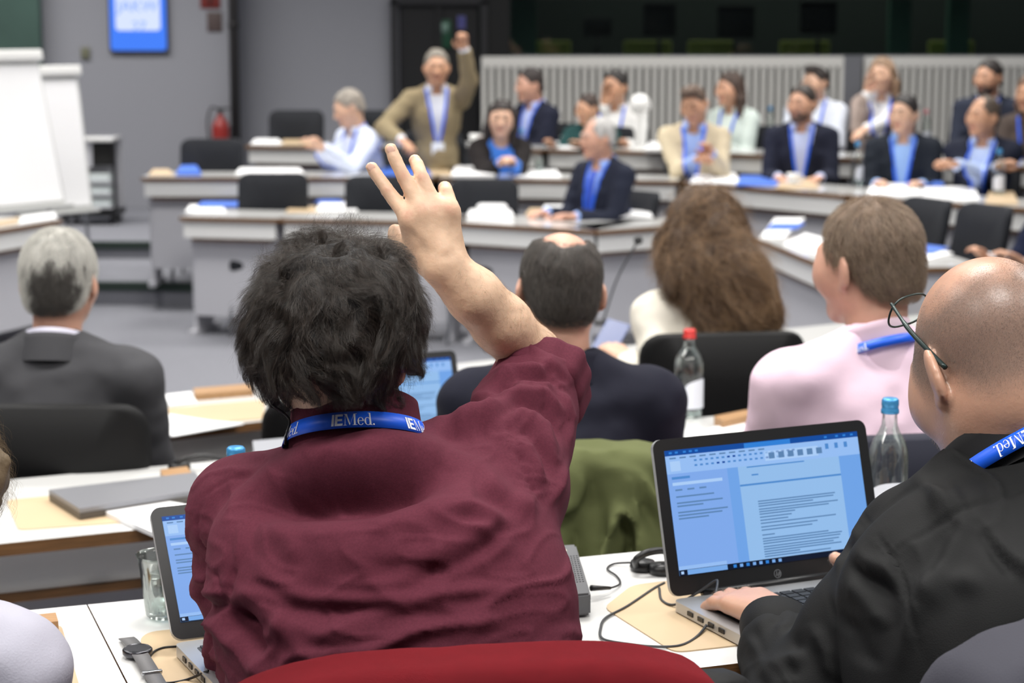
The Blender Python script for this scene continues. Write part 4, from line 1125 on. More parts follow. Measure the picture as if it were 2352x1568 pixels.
# curly hair: mass plus locks
hc4, M4 = A3(h4['hc']), h4['HM']
H4 = Sdf(); w4 = lambda px, py, d: A3(h4['L'](P(px, py, d)))
H4.el(hc4 + M4 @ np.array((0, -.012, .035), dtype=np.float32), (.098, .115, .110), M4, .03)
for a, b, ra, rb in (((1590, 560, 5.57), (1570, 640, 5.52), .075, .06), ((1650, 560, 5.56), (1690, 650, 5.48), .085, .09), ((1690, 640, 5.48), (1715, 715, 5.46), .09, .085), ((1640, 620, 5.48), (1650, 740, 5.46), .08, .06), ((1545, 560, 5.60), (1535, 600, 5.57), .045, .03)):
    H4.rc(w4(*a), w4(*b), ra, rb, .04)
ln4 = [(-.20, -.6), (.03, -.6), (.05, .03), (.07, .066), (.13, .085)]
H4.fn(hair_region(hc4, M4, 1.0, ln4), hc4 - .7, hc4 + .7, k=.01, op=2)
Vh, Fh = H4.mesh(.007, post=lambda X: .010 + .012 * vnoise(X * np.array((1, 1, .55), dtype=np.float32), 45, 3) + .006 * vnoise(X, 90, 5))
m4 = mat('curly_hair', (78, 62, 50), rough=.6, var=.3, vscale=30, bump=.5, bscale=150)
ho4 = np_obj('hair', Vh, Fh, m4, h4['root'])
def curl_strands(H, o, n, L, kk, r0, amp, freq, rgb, rgb2, rad=.00028, keep=None, clump=120):
    roots = sample_mesh(o, n, keep)
    def fl(p, t): return np.array((.18, -.05, -1), dtype=np.float32)[None] + .9 * np.stack([vnoise(p, 14, 1), vnoise(p, 14, 2), .3 * vnoise(p, 14, 3)], -1)
    S_ = grow(H, roots, fl, L, kk, (-.006, .004), .006, .2, clump, .5)
    t = np.linspace(0, 1, kk, dtype=np.float32)[None, :]
    ph = (vnoise(roots, 60, 9) * 6)[:, None] + t * freq * 6.283
    a = amp * np.minimum(1, t * 3)
    S_[..., 0] += a * np.cos(ph); S_[..., 1] += a * np.sin(ph); S_[..., 2] += .4 * a * np.sin(ph * 1.3)
    return strands('hair_strands', S_, rad, hair_mat('strand_%d_%d_%d' % rgb, rgb, rgb2), o)
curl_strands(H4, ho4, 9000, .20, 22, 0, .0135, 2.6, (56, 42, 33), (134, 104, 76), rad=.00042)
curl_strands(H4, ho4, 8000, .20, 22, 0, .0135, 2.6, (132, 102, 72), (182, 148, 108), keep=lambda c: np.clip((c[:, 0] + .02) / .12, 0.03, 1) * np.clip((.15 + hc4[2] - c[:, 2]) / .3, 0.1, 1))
strs = sample_mesh(ho4, 2200)
S_ = grow(H4, strs, lambda p, t: np.array((.3, -.05, -.9), dtype=np.float32)[None] + 1.3 * np.stack([vnoise(p, 20, 61), vnoise(p, 20, 62), .4 * vnoise(p, 20, 63)], -1), RNG.uniform(.08, .18, 2200).astype(np.float32), 14, (.000, .018), .022, .6)
strands('frizz_strands', S_, .00038, hair_mat('strand_frizz', (96, 74, 54), (176, 142, 106)), ho4)
chair_px(1676, 772, 5.22, ZI, .16, 'black leather chair of the woman with long curly hair', m=M_leather, wd=.46)
h7 = human('person in pale lilac grey shirt cut off by the left picture edge', -245, 1065, 2.22, 0, -6, (0, 14, 0), lean=16, sw=.165, sk='light', hair=None, top='shirt', cols=((184, 183, 196), (184, 183, 196)), lanyard=False, h=.007, collar=False, hands={'L': (-300, 1500, 2.5), 'R': (-60, 1560, 2.5)})
hc7, M7 = A3(h7['hc']), h7['HM']
H7 = Sdf(); H7.el(hc7 + M7 @ np.array((0, -.017, .03), dtype=np.float32), (.090, .112, .10), M7, .03); H7.rc(hc7 + np.array((.02, -.05, -.03), dtype=np.float32), hc7 + np.array((.02, -.07, -.10), dtype=np.float32), .07, .045, .03)
H7.el(hc7 + np.array((.075, -.02, -.01), dtype=np.float32), (.06, .07, .075), None, .05)
H7.fn(hair_region(hc7, M7, 1.0, ln4), hc7 - .7, hc7 + .7, k=.01, op=2)
V_, F_ = H7.mesh(.007, post=lambda X: .010 * vnoise(X, 50, 3)); ho7 = np_obj('hair', V_, F_, mat('ash_brown_hair', (104, 88, 66), rough=.6, bump=.5, bscale=150), h7['root'])
curl_strands(H7, ho7, 2500, .10, 12, 0, .008, 1.5, (96, 78, 56), (160, 138, 104), rad=.00012, clump=80)
seat_for(h7, 'dark chair of the person in lilac grey shirt', 0, -6, hh=.72)
# garments hung over chair backs
def drape(name, label, cat, c, rz, wd, hh, th, m, seed, amp=.008, drop_=0, tilt=.10, h=.007, lines=None, shoulders=0.0):
    """jacket hung over a chair back: c = top centre in the world"""
    S = Sdf(); R = np.array(Matrix.Rotation(rz, 3, 'Z'), dtype=np.float32); C = A3(c)
    def f(X):
        q = (X - C) @ R
        zz = -q[..., 2]; y = q[..., 1] + tilt * (-zz) * -1.0
        wdt = wd / 2 + shoulders * np.clip(zz, 0, .15)
        sag = .05 * np.clip((np.abs(q[..., 0]) / (wd / 2)) ** 4, 0, 1.2)
        b = np.stack([np.abs(q[..., 0]) - (wdt - .045), np.abs(y) - (th - .02), np.abs(zz - hh / 2 - sag) - (hh / 2 - .03)], -1)
        return (np.linalg.norm(np.maximum(b, 0), axis=-1) + np.minimum(b.max(-1), 0) - .03).astype(np.float32) * .8
    S.p.append(('fn', f, 0, 0, 0, .005, 0, C - np.array((.45, .25, hh + .1), dtype=np.float32), C + np.array((.45, .25, .1), dtype=np.float32)))
    def post(X):
        q = (X - C) @ R; q2 = q * np.array((1.6, 1, .55), dtype=np.float32)
        fade = np.clip(-q[..., 2] / .1, .15, 1)
        a = np.abs(vnoise(q2 + .15 * np.stack([vnoise(q, 8, seed)] * 3, -1), 11, seed + 2))
        return (amp * 2.0 * (a - .35) + .3 * amp * vnoise(q, 28, seed + 4)) * fade
    V, F = S.mesh(h, post)
    if lines: V = V + normals(V, F) * ridge(V, lines)[:, None]
    o = np_obj(name, V, F, m, None, smooth_it=1)
    V3 = A3(c); me = o.data
    co = np.empty(len(me.vertices) * 3, dtype=np.float32); me.vertices.foreach_get('co', co); co = (co.reshape(-1, 3) - V3); me.vertices.foreach_set('co', co.ravel()); o.location = c
    return tag(o, label, cat)
M_red = mat('red_twill', (128, 18, 30), rough=.9, spec=.2, sheen=.15, bump=1.0, bscale=260, weave=True, var=.06, vscale=30)
M_green = mat('olive_cloth', (90, 95, 60), rough=.85, spec=.2, bump=.3, bscale=400, var=.06, vscale=12)
M_greyj = mat('charcoal_jacket', (62, 62, 70), rough=.85, spec=.2, bump=.25, bscale=500)
cr = P(1085, 1503, 1.98)
chair(cr.x + .06, cr.y + .28, 0, .17, 'chair of the man in maroon shirt, under the red cloth', h=round(cr.z - .03, 2), wd=.43)
drape('red_jacket', 'red twill jacket hung over the chair back at the bottom centre', 'jacket', cr, .17, .56, .52, .05, M_red, 5, amp=.004, shoulders=.1)
cg = P(1300, 1022, 3.56)
drape('green_coat', 'olive green coat hanging over the chair behind the navy jacket', 'coat', cg, .07, .53, .62, .055, M_green, 11, amp=.030, shoulders=.08, h=.008)
cj = P(2715, 1405, 1.98)
chair(cj.x, cj.y + .28, 0, .25, 'chair of the bald man, under the charcoal jacket', h=round(cj.z - .03, 2), wd=.46)
drape('charcoal_jacket', 'charcoal grey jacket hung over a chair back, bottom right corner', 'jacket', cj, .3, .56, .6, .06, M_greyj, 21, amp=.012, shoulders=.12)
# ------------------------------------------------------------------ man in maroon shirt, raising his hand
DN = 0.0
root = empty('person', (-.155, 2.14, 0), 0, 'dark curly haired man in maroon shirt raising his hand, seen from behind', 'person')
LOC = Vector((-.155, 2.14, 0))
def Q(px, py, d): return P(px, py, d) - LOC
HMn = axis_m(-9, 4, 2)
HC = Q(772, 800, 2.35)
body = Sdf(); fh = head_sdf(body, HC, HMn, .98)
NK = Q(818, 1015, 2.385)
body.rc(fh(0, -.008, -.055), NK, .044, .046, .012)
body.el(Q(860, 1420, 2.28), (.15, .06, .14), None, .01)
body.rc(NK, Q(850, 1330, 2.30), .048, .05, .01)
body.rc(Q(600, 1170, 2.39), Q(1130, 1110, 2.41), .036, .036, .01)
# raised arm
SHR, ELB, WR = Q(1160, 1055, 2.40), Q(1246, 880, 2.625), Q(1020, 612, 2.52)
body.rc(SHR, ELB, .044, .042, .02)
body.chain([ELB, Q(1219, 818, 2.60), Q(1151, 742, 2.56), Q(1091, 681, 2.535), WR], [.037, .0375, .0360, .0330, .0290], .02)
HD = 2.525
kn = dict(i=(936, 500, HD), m=(968, 480, HD), r=(1001, 476, HD + .002), p=(1034, 480, HD + .004))
# palm
body.rc(Q(1010, 606, 2.524), Q(946, 520, HD + .006), .0185, .0140, .012)
body.rc(Q(1020, 604, 2.524), Q(971, 504, HD + .004), .0175, .0142, .012)
body.rc(Q(1030, 600, 2.524), Q(1002, 500, HD + .004), .0175, .0140, .012)
body.rc(Q(1040, 596, 2.526), Q(1033, 500, HD + .006), .0170, .0138, .012)
body.el(Q(985, 560, HD + .012), (.033, .015, .040), None, .015)
# knuckles
for k_, r_ in (('i', .0098), ('m', .0102), ('r', .0098), ('p', .0104)): body.el(Q(kn[k_][0], kn[k_][1], kn[k_][2] - .0015), (r_, r_, r_), None, .016)
# tendons on the back of the hand
for a, b in (((1008, 580, 2.5035), (948, 512, HD - .0085)), ((1016, 572, 2.5035), (973, 496, HD - .0100)), ((1028, 572, 2.5035), (1003, 494, HD - .0095))):
    body.rc(Q(*a), Q(*b), .0022, .0030, .012)
# fingers
def finger(pts, rs, k0=.014):
    qs = [Q(*p) for p in pts]
    body.rc(qs[0], qs[1], rs[0] * 1.06, rs[1], .0055)
    body.chain(qs[1:], rs[1:], .0012)
finger([(936, 500, HD), (890, 437, 2.538), (866, 402, 2.546), (853, 383, 2.550)], [.0100, .0092, .0085, .0079])
finger([(968, 482, HD), (926, 405, 2.536), (906, 362, 2.542), (897, 341, 2.546)], [.0102, .0094, .0087, .0081])
finger([(1001, 478, HD + .002), (970, 408, 2.540), (958, 378, 2.556), (953, 368, 2.566)], [.0100, .0093, .0089, .0085])
finger([(1034, 482, HD + .004), (1025, 442, 2.543), (1022, 431, 2.562), (1022, 444, 2.580)], [.0102, .0098, .0092, .0082])
body.chain([Q(985, 592, 2.535), Q(936, 574, 2.552), Q(914, 548, 2.560), Q(908, 530, 2.566)], [.0190, .0140, .0112, .0098], .010)
# left arm to the keyboard
SHL, ELL, WL = Q(566, 1160, 2.38), Q(574, 1512, 2.42), Q(680, 1490, 2.60)
body.rc(SHL, ELL, .045, .038, .02); body.rc(ELL, WL, .038, .027, .02)
hand_sdf(body, WL, Vector((.25, 1, -.05)), (0, 0, 1), -1, .3)
V, F = body.mesh(.0042)
# veins and soft creases stay with the skin surface
M_skn = mat('skin_near', (222, 186, 156), rough=.52, sss=.12, var=.12, vscale=26, bump=.22, bscale=210)
V = relax(V, F, 1)
no = normals(V, F); V = V + no * (.0005 * vnoise(V, 120, 4))[:, None]
bo = np_obj('body', V, F, [M_skn], root)
# redder skin over the knuckles and finger joints
kw = np.zeros(len(V), dtype=np.float32)
for px_, py_, d_, sg_ in ((936, 494, 2.513, .009), (968, 476, 2.513, .009), (1001, 472, 2.514, .009), (1034, 474, 2.516, .010), (890, 437, 2.530, .006), (926, 405, 2.528, .006), (968, 405, 2.532, .006), (1024, 438, 2.534, .007), (853, 383, 2.542, .006), (898, 343, 2.538, .006), (953, 368, 2.558, .006)):
    kw = np.maximum(kw, np.exp(-((V - A3(Q(px_, py_, d_))) ** 2).sum(1) / sg_ ** 2))
kw = kw * (.75 + .5 * vnoise(V, 300, 8)).astype(np.float32)
at = bo.data.attributes.new('knuckle', 'FLOAT', 'POINT'); at.data.foreach_set('value', np.clip(kw, 0, 1).astype(np.float32))
nt = M_skn.node_tree; an = nt.nodes.new('ShaderNodeAttribute'); an.attribute_name = 'knuckle'
mx = nt.nodes.new('ShaderNodeMix'); mx.data_type = 'RGBA'; mu = nt.nodes.new('ShaderNodeMath'); mu.operation = 'MULTIPLY'; mu.inputs[1].default_value = .55
pb = nt.nodes['Principled BSDF']; src = pb.inputs['Base Color'].links[0].from_socket
nt.links.new(an.outputs['Fac'], mu.inputs[0]); nt.links.new(mu.outputs[0], mx.inputs[0]); nt.links.new(src, mx.inputs[6]); mx.inputs[7].default_value = lin((206, 138, 116)) + (1,)
nt.links.new(mx.outputs[2], pb.inputs['Base Color'])
# finger nails
M_nail = mat('nail', (236, 192, 172), rough=.3, coat=.2)
for px, py, d, dx, dy in ((853, 384, 2.550 - .0074, -.57, -.82), (898, 344, 2.546 - .0077, -.42, -.9), (952, 368, 2.566 - .0078, -.35, -.93)):
    c = Q(px, py, d); u = Vector((-dx, 0, dy)) * -1; u = Vector((dx, .12, -dy)).normalized()
    bm = bmesh.new(); bmesh.ops.create_uvsphere(bm, u_segments=14, v_segments=8, radius=1)
    x = Vector((0, 1, 0)).cross(u).normalized(); y = u.cross(x)
    Mx = Matrix((x * .0050, y * .0014, u * .0062)).transposed().to_4x4(); Mx.translation = c
    bmesh.ops.transform(bm, matrix=Mx, verts=bm.verts); bm_obj('finger_nail', bm, M_nail, root)
# arm hair
def axis_t(V_):
    a, b = A3(ELB), A3(WR); ba = b - a
    return ((V_ - a) @ ba) / (ba * ba).sum()
def keep_arm(c):
    t = axis_t(c); dd = np.linalg.norm(c - (A3(ELB) + np.clip(t, 0, 1)[:, None] * (A3(WR) - A3(ELB))), axis=1)
    return ((t > .05) & (t < 1.02) & (dd < .075)).astype(np.float32) * np.clip(1.25 - t, .15, 1) + 1e-7
ar = sample_mesh(bo, 3000, keep_arm)
adir = (A3(WR) - A3(ELB)); adir /= np.linalg.norm(adir)
def fl_arm(p, t):
    n1 = np.stack([vnoise(p, 40, 1), vnoise(p, 40, 2), vnoise(p, 40, 3)], -1)
    side = np.array((.55, 0, .9), dtype=np.float32)
    return adir[None] * .45 + np.array((.35, 0, -.75), dtype=np.float32)[None] * .8 + .8 * n1
S_ = grow(body, ar, fl_arm, RNG.uniform(.008, .018, len(ar)).astype(np.float32), 5, (-.0005, .0022), .001, .35)
strands('arm_hair', S_, .000045, hair_mat('strand_arm', (104, 76, 54), (150, 116, 84)), bo)
# shirt
sh = Sdf()
sh.el(Q(862, 1290, 2.275), (.198, .100, .150), np.array(Matrix.Rotation(math.radians(-16), 3, 'X')), .05)
sh.el(Q(880, 1440, 2.235), (.182, .105, .20), np.array(Matrix.Rotation(math.radians(-16), 3, 'X')), .06)
sh.el(Q(935, 1640, 2.19), (.168, .115, .26), np.array(Matrix.Rotation(math.radians(-14), 3, 'X')), .08)
sh.rc(Q(560, 1175, 2.375), Q(760, 1150, 2.345), .060, .066, .04)
sh.rc(Q(640, 1115, 2.36), Q(760, 1068, 2.36), .030, .034, .04)
sh.rc(Q(800, 1150, 2.335), Q(1110, 1085, 2.385), .066, .068, .04)
sh.rc(Q(880, 1068, 2.36), Q(1040, 1048, 2.38), .034, .034, .04)
sh.rc(Q(1040, 1025, 2.385), Q(1140, 1000, 2.405), .024, .028, .03)
sh.rc(Q(1120, 1150, 2.345), Q(1180, 1120, 2.38), .060, .065, .04)
sh.rc(Q(1165, 1400, 2.24), Q(1150, 1180, 2.33), .060, .055, .06)
sh.rc(Q(1185, 1640, 2.19), Q(1165, 1400, 2.24), .060, .060, .06)
# raised sleeve
sh.rc(Q(1160, 1075, 2.395), Q(1205, 930, 2.52), .066, .060, .02)
sh.rc(Q(1200, 1120, 2.40), Q(1232, 960, 2.53), .046, .050, .03)
sh.rc(Q(1205, 960, 2.50), Q(1255, 800, 2.65), .060, .0535, .012)
# left sleeve
sh.rc(Q(558, 1168, 2.378), Q(562, 1330, 2.39), .062, .054, .03)
sh.rc(Q(562, 1330, 2.39), Q(574, 1512, 2.42), .053, .050, .03)
sh.el(Q(484, 1350, 2.385), (.024, .03, .017), None, .012)
sh.rc(Q(574, 1512, 2.42), Q(680, 1490, 2.57), .050, .040, .03)
sh.rc(Q(590, 1430, 2.33), Q(570, 1600, 2.36), .03, .04, .03)
# openings: neck, cuff
sh.rc(NK + Vector((0, 0, -.006)), fh(0, -.01, -.03), .056, .070, .006, 1)
fa = (Q(1305, 835, 2.60) - Q(1195, 1060, 2.43)).normalized()
cuffc = Q(1240, 880, 2.580)
def cuffcut(X):
    q = X - A3(cuffc); along_ = q @ A3(fa); r = np.sqrt(np.maximum((q * q).sum(-1) - along_ ** 2, 0))
    return np.maximum(.024 - along_, r - .12).astype(np.float32)
sh.fn(cuffcut, A3(cuffc) - .16, A3(cuffc) + .16, k=.004, op=1)
Vs, Fs = sh.mesh(.0046)
Vs = relax(Vs, Fs, 2)
def hit(S, px, py, d0=2.25):
    o = A3(Vector((0, 0, CAM_Z)) - LOC); v = A3((P(px, py, 1.0) - Vector((0, 0, CAM_Z))).normalized()); t = 1.6
    for _ in range(70):
        dd = float(S.ev((o + v * t)[None])[0])
        if dd < .0015: return Vector(o + v * t)
        t += max(dd * .8, .002)
        if t > 3.2: break
    return Q(px, py, d0)
L_ = lambda *pts: [hit(sh, x, y) for x, y in pts]
folds = [
    (L_((500, 1118), (560, 1092), (680, 1078), (800, 1060), (930, 1026), (1060, 980), (1150, 950)), .016, .020),
    (L_((530, 1122), (640, 1122), (740, 1126), (850, 1120), (960, 1082), (1090, 1020)), .023, -.046),
    (L_((660, 1200), (800, 1215), (950, 1170), (1100, 1075)), .045, .006),
    (L_((1030, 985), (1100, 955), (1155, 945)), .012, .009), (L_((1000, 1015), (1080, 985), (1150, 972)), .010, -.007),
    (L_((640, 1368), (760, 1378), (900, 1382), (1050, 1362), (1210, 1340)), .008, .0052),
    (L_((650, 1392), (800, 1405), (950, 1400), (1100, 1385)), .011, -.0045),
    (L_((860, 1495), (960, 1450), (1050, 1432), (1150, 1430)), .007, .0048),
    (L_((700, 1475), (820, 1420), (960, 1392), (1100, 1400)), .007, .0035),
    (L_((560, 1350), (640, 1425), (760, 1460), (880, 1440)), .012, .005),
    (L_((900, 1305), (1010, 1270), (1120, 1205), (1180, 1170)), .013, .0055), (L_((940, 1340), (1060, 1300), (1160, 1225)), .009, -.0045),
    (L_((1000, 1330), (1100, 1290), (1190, 1230)), .008, .004), (L_((1020, 1165), (1100, 1185), (1190, 1205)), .009, .0045),
    (L_((1040, 1180), (1120, 1200), (1180, 1225)), .008, -.004),
    (L_((830, 1320), (930, 1300), (1040, 1310)), .008, -.003), (L_((580, 1290), (650, 1340), (720, 1385)), .010, .004),
    (L_((545, 1180), (548, 1240), (540, 1300)), .004, .0022), (L_((575, 1170), (572, 1230), (585, 1290)), .005, -.0018),
    (L_((540, 1300), (530, 1340), (522, 1372)), .005, -.004), (L_((600, 1180), (660, 1230), (690, 1300)), .014, .004),
    (L_((880, 1480), (820, 1530), (760, 1568)), .009, .0038), (L_((1180, 1300), (1210, 1400), (1225, 1560)), .003, .0014),
    (L_((1100, 1080), (1170, 1130), (1235, 1185)), .009, .006), (L_((1080, 1060), (1110, 1130), (1190, 1200)), .010, -.006),
    (L_((1130, 1010), (1150, 1080), (1200, 1150)), .012, -.005), (L_((700, 1240), (840, 1290), (960, 1250)), .02, .003),
    (L_((750, 1340), (850, 1345), (960, 1335)), .006, .0022), (L_((620, 1420), (700, 1500), (760, 1560)), .012, .005),
    # sleeve creases round the raised elbow
    (L_((1110, 905), (1180, 845), (1260, 838), (1320, 870)), 0.0048, 0.0064), (L_((1112, 925), (1190, 868), (1260, 865), (1312, 905)), 0.0042, -0.0064),
    (L_((1118, 955), (1190, 905), (1250, 905), (1300, 960)), 0.0048, 0.0064), (L_((1130, 975), (1190, 930), (1250, 940), (1290, 1010)), 0.0042, -0.0059),
    (L_((1150, 960), (1200, 950), (1250, 985), (1285, 1060)), 0.0054, 0.0059), (L_((1170, 985), (1215, 990), (1250, 1040), (1270, 1110)), 0.0048, -0.0051),
    (L_((1160, 1010), (1215, 1040), (1250, 1110)), 0.0060, 0.0051), (L_((1290, 890), (1310, 960), (1300, 1050)), 0.0060, 0.0051), (L_((1300, 1060), (1285, 1120), (1262, 1165)), 0.0060, 0.0043),
    (L_((1140, 810), (1220, 800), (1290, 835), (1332, 862)), 0.0036, 0.0034), (L_((1145, 838), (1220, 826), (1280, 858), (1322, 895)), 0.0027, -0.0047),
    # left sleeve
    (L_((445, 1340), (480, 1362), (520, 1360)), .006, .005), (L_((452, 1385), (495, 1392), (530, 1380)), .006, -.006), (L_((455, 1420), (500, 1440), (540, 1500)), .008, .006),
    (L_((520, 1395), (560, 1440), (610, 1510)), .013, -.022), (L_((470, 1470), (500, 1510), (520, 1568)), .007, .006), (L_((455, 1500), (480, 1545), (500, 1590)), .006, -.006), (L_((590, 1440), (600, 1500), (590, 1568)), .012, .008)]
no = normals(Vs, Fs)
bk = np.clip(-no[:, 1] * 2.5 + .3, 0, 1)
disp = 1.5 * ridge(Vs, folds) * bk
sc3 = np.array((1, .6, 1.5), dtype=np.float32)
wp = Vs + .03 * np.stack([vnoise(Vs, 9, 21), vnoise(Vs, 9, 22), vnoise(Vs, 9, 23)], -1)
rf = 1 - np.abs(vnoise(wp * sc3, 13, 31)); disp += .0048 * (np.clip(rf - .72, 0, 1) / .28) ** 1.5 * bk
rf2 = 1 - np.abs(vnoise(wp * np.array((1, .6, 2.4), dtype=np.float32), 19, 36)); disp += .0024 * (np.clip(rf2 - .80, 0, 1) / .20) ** 1.5 * bk
disp += .0020 * vnoise(Vs * sc3, 22, 33) + .0006 * vnoise(Vs, 60, 34)
# puckered armhole seams and yoke seam
def seam(pts, wd_, depth, puck):
    global disp
    p = L_(*pts); disp += ridge(Vs, [(p, wd_, -depth)]) * bk
    q = ridge(Vs, [(p, wd_ * 5, 1.0)]) * bk
    disp += puck * q * np.sin(Vs[:, 2] * 900 + Vs[:, 0] * 420 + 3 * vnoise(Vs, 40, 3))
seam(((468, 1150), (452, 1200), (470, 1260), (498, 1320), (520, 1385), (540, 1420)), .0022, .0030, .0007)
seam(((1155, 950), (1178, 1010), (1205, 1085), (1235, 1140), (1252, 1165)), .0022, .0035, .0009)
seam(((455, 1150), (500, 1115), (545, 1096), (580, 1092)), .0016, .0018, .0000)
Vs = Vs + no * disp[:, None]
M_maroon = mat('maroon_twill', (90, 41, 54), rough=.92, sheen=.08, spec=.15, bump=.25, bscale=1300, var=.10, vscale=340)
np_obj('shirt', Vs, Fs, M_maroon, root)
# rolled cuff
ux = fa.orthogonal().normalized(); uy = fa.cross(ux)
bm = bmesh.new(); n = 72; prof = [(.0005, -.030), (.0045, -.026), (.0055, -.012), (.0050, .006), (.0050, .022), (.0030, .0285), (.0, .030), (-.003, .026), (-.003, .0)]
rows = []
for i in range(n):
    th = 2 * math.pi * i / n
    wv = .0022 * math.sin(5 * th + 1) + .0016 * math.sin(11 * th)
    rows.append([bm.verts.new(cuffc + (ux * math.cos(th) + uy * math.sin(th)) * (.0590 + r * 1.3 + wv * 1.3) + fa * (a + .003 * math.sin(3 * th))) for r, a in prof])
for i in range(n):
    A_, B_ = rows[i], rows[(i + 1) % n]
    for j in range(len(prof) - 1): bm.faces.new((A_[j], B_[j], B_[j + 1], A_[j + 1]))
bmesh.ops.recalc_face_normals(bm, faces=bm.faces)
bm_obj('rolled_cuff', bm, M_maroon, root)
# collar and lanyard
CC = Q(818, 1002, 2.350); AXN = Vector((-.06, .34, 1)); RTN = Vector((1, -.10, .02))
collar_band(root, CC, AXN, RTN, .070, M_maroon, .024, .050, gap=.5, flare=.010, zo=-.03)
lanyard_band(root, CC, AXN, RTN, .0805, .010, .0200, (-.013, .075, -.105), size=.0140)
# earhook headset
bm = bmesh.new(); E_ = lambda x, y, z: Vector(fh(x, y, z))
tube(bm, [E_(.084, .012, -.02), E_(.092, .004, .022), E_(.094, -.018, .028), E_(.092, -.034, .005), E_(.090, -.032, -.02)], .0035)
hs = bm_obj('headset', bm, M_alu, root)
bm = bmesh.new(); tube(bm, [E_(-.07, -.03, -.07), Q(664, 962, 2.33), Q(657, 1000, 2.31), Q(655, 1020, 2.315)], .0016); bm_obj('cord', bm, M_black, hs)
# trousers and shoes
tr = Sdf(); tr.el((0, .0, .50), (.17, .13, .12), None, .05)
for sd in (-1, 1): tr.rc((sd * .09, .03, .50), (sd * .12, .42, .52), .085, .066, .05); tr.rc((sd * .12, .42, .52), (sd * .12, .40, .1), .062, .05, .03)
V_, F_ = tr.mesh(.016); np_obj('trousers', V_, F_, M_tr, root)
# hair
HH = Sdf(); hcn = A3(HC)
def hl(x, y, z): return hcn + HMn @ np.array((x, y, z), dtype=np.float32)
HH.el(Q(764, 764, 2.345), (.090, .130, .094), None, .02)
HH.el(Q(768, 835, 2.315), (.078, .095, .050), None, .03)
HH.el(Q(640, 700, 2.34), (.034, .06, .055), None, .04); HH.el(Q(890, 705, 2.35), (.034, .06, .055), None, .04)
HH.el(Q(775, 622, 2.36), (.060, .070, .034), None, .04)
HH.rc(Q(655, 810, 2.33), Q(705, 915, 2.345), .036, .028, .04); HH.rc(Q(885, 810, 2.34), Q(890, 890, 2.36), .034, .026, .04)
HH.rc(Q(770, 820, 2.29), Q(800, 880, 2.315), .058, .036, .04)
HH.el(Q(785, 690, 2.30), (.075, .095, .075), None, .04)
lnN = [(-.14, -.037), (-.06, -.036), (-.02, -.078), (.0, -.012), (.03, -.012), (.045, .03), (.07, .066), (.14, .075)]
HH.fn(hair_region(hcn, HMn, 1.0, lnN), hcn - .4, hcn + .4, k=.008, op=2)
crown = A3(Q(800, 560, 2.31))
def lumps(X):
    """soft locks: ridged noise stretched along the fall of the hair"""
    q = X - crown
    u = np.stack([q[..., 0] * 1.5 + .012 * vnoise(X, 30, 71), q[..., 1], q[..., 2] * .75], -1)
    w_ = u + .016 * np.stack([vnoise(X, 22, 72), vnoise(X, 22, 73), vnoise(X, 22, 74)], -1)
    return (.0065 * (np.abs(vnoise(w_, 36, 75)) * 2 - .75) + .0045 * vnoise(X, 26, 76)).astype(np.float32)
class Lumpy(Sdf):
    def ev(self, X): return Sdf.ev(self, X) + 1.25 * lumps(np.asarray(X, dtype=np.float32))
HN = Lumpy(); HN.p = HH.p
Vh, Fh = HH.mesh(.005, post=lambda X: .010 + 1.25 * lumps(X))
mh = mat('black_hair_mass', (20, 17, 16), rough=.7, var=.3, vscale=60, bump=.6, bscale=300)
hon = np_obj('hair', Vh, Fh, mh, root)
def fl_n(p, t):
    q = p - crown
    rad = q * np.array((1, .6, 1), dtype=np.float32); rad = rad / np.maximum(np.linalg.norm(rad, axis=1, keepdims=True), 1e-4)
    n1 = np.stack([vnoise(p, 24, 41), vnoise(p, 24, 42), vnoise(p, 24, 43)], -1)
    swirl = np.stack([-q[:, 2], np.zeros(len(q)), q[:, 0]], -1) * 2.0
    up = np.clip(q[:, 2:3] / .04 + .4, 0, 1)
    return rad * .8 + np.array((.12, 0, -.8), dtype=np.float32)[None] * (1 - up) + 1.5 * n1 + swirl
def waves(S_, roots, amp, freq, sc, seed):
    t = np.linspace(0, 1, S_.shape[1], dtype=np.float32)[None, :]
    tan = S_[:, -1] - S_[:, 0]; tan /= np.maximum(np.linalg.norm(tan, axis=1, keepdims=True), 1e-5)
    side = np.cross(tan, HH.grad(S_[:, S_.shape[1] // 2])); side /= np.maximum(np.linalg.norm(side, axis=1, keepdims=True), 1e-5)
    ph = vnoise(roots, sc, seed)[:, None] * 5 + t * freq * 6.283
    return S_ + side[:, None] * (amp * np.minimum(1, t * 2) * np.sin(ph))[..., None]
rt = sample_mesh(hon, 34000)
S_ = grow(HN, rt, fl_n, RNG.uniform(.035, .070, len(rt)).astype(np.float32), 12, (-.010, .0005), .007, .10, 1500, .25)
S_ = waves(S_, rt, .0055, 1.1, 26, 81)
strands('hair_strands', S_, .000095, hair_mat('strand_black', (16, 13, 12), (78, 68, 60), rough=.30), hon, tip=.3)
rt = sample_mesh(hon, 3600)
S_ = grow(HN, rt, fl_n, RNG.uniform(.03, .06, len(rt)).astype(np.float32), 10, (-.006, .004), .010, .5)
strands('flyaway_strands', waves(S_, rt, .003, 1.3, 40, 83), .00006, hair_mat('strand_black2', (34, 28, 25), (92, 80, 70), rough=.34), hon, tip=.3)
rt = sample_mesh(hon, 1300, lambda c: np.clip((c[:, 2] - A3(Q(770, 640, 2.35))[2]) / .05, 0, 1) + 1e-6)
S_ = grow(HN, rt, lambda p, t: np.stack([vnoise(p, 30, 51), vnoise(p, 30, 52), vnoise(p, 30, 53)], -1) * 1.4 + np.array((0, 0, .5), dtype=np.float32), RNG.uniform(.025, .05, len(rt)).astype(np.float32), 9, (-.006, .008), .010, .5)
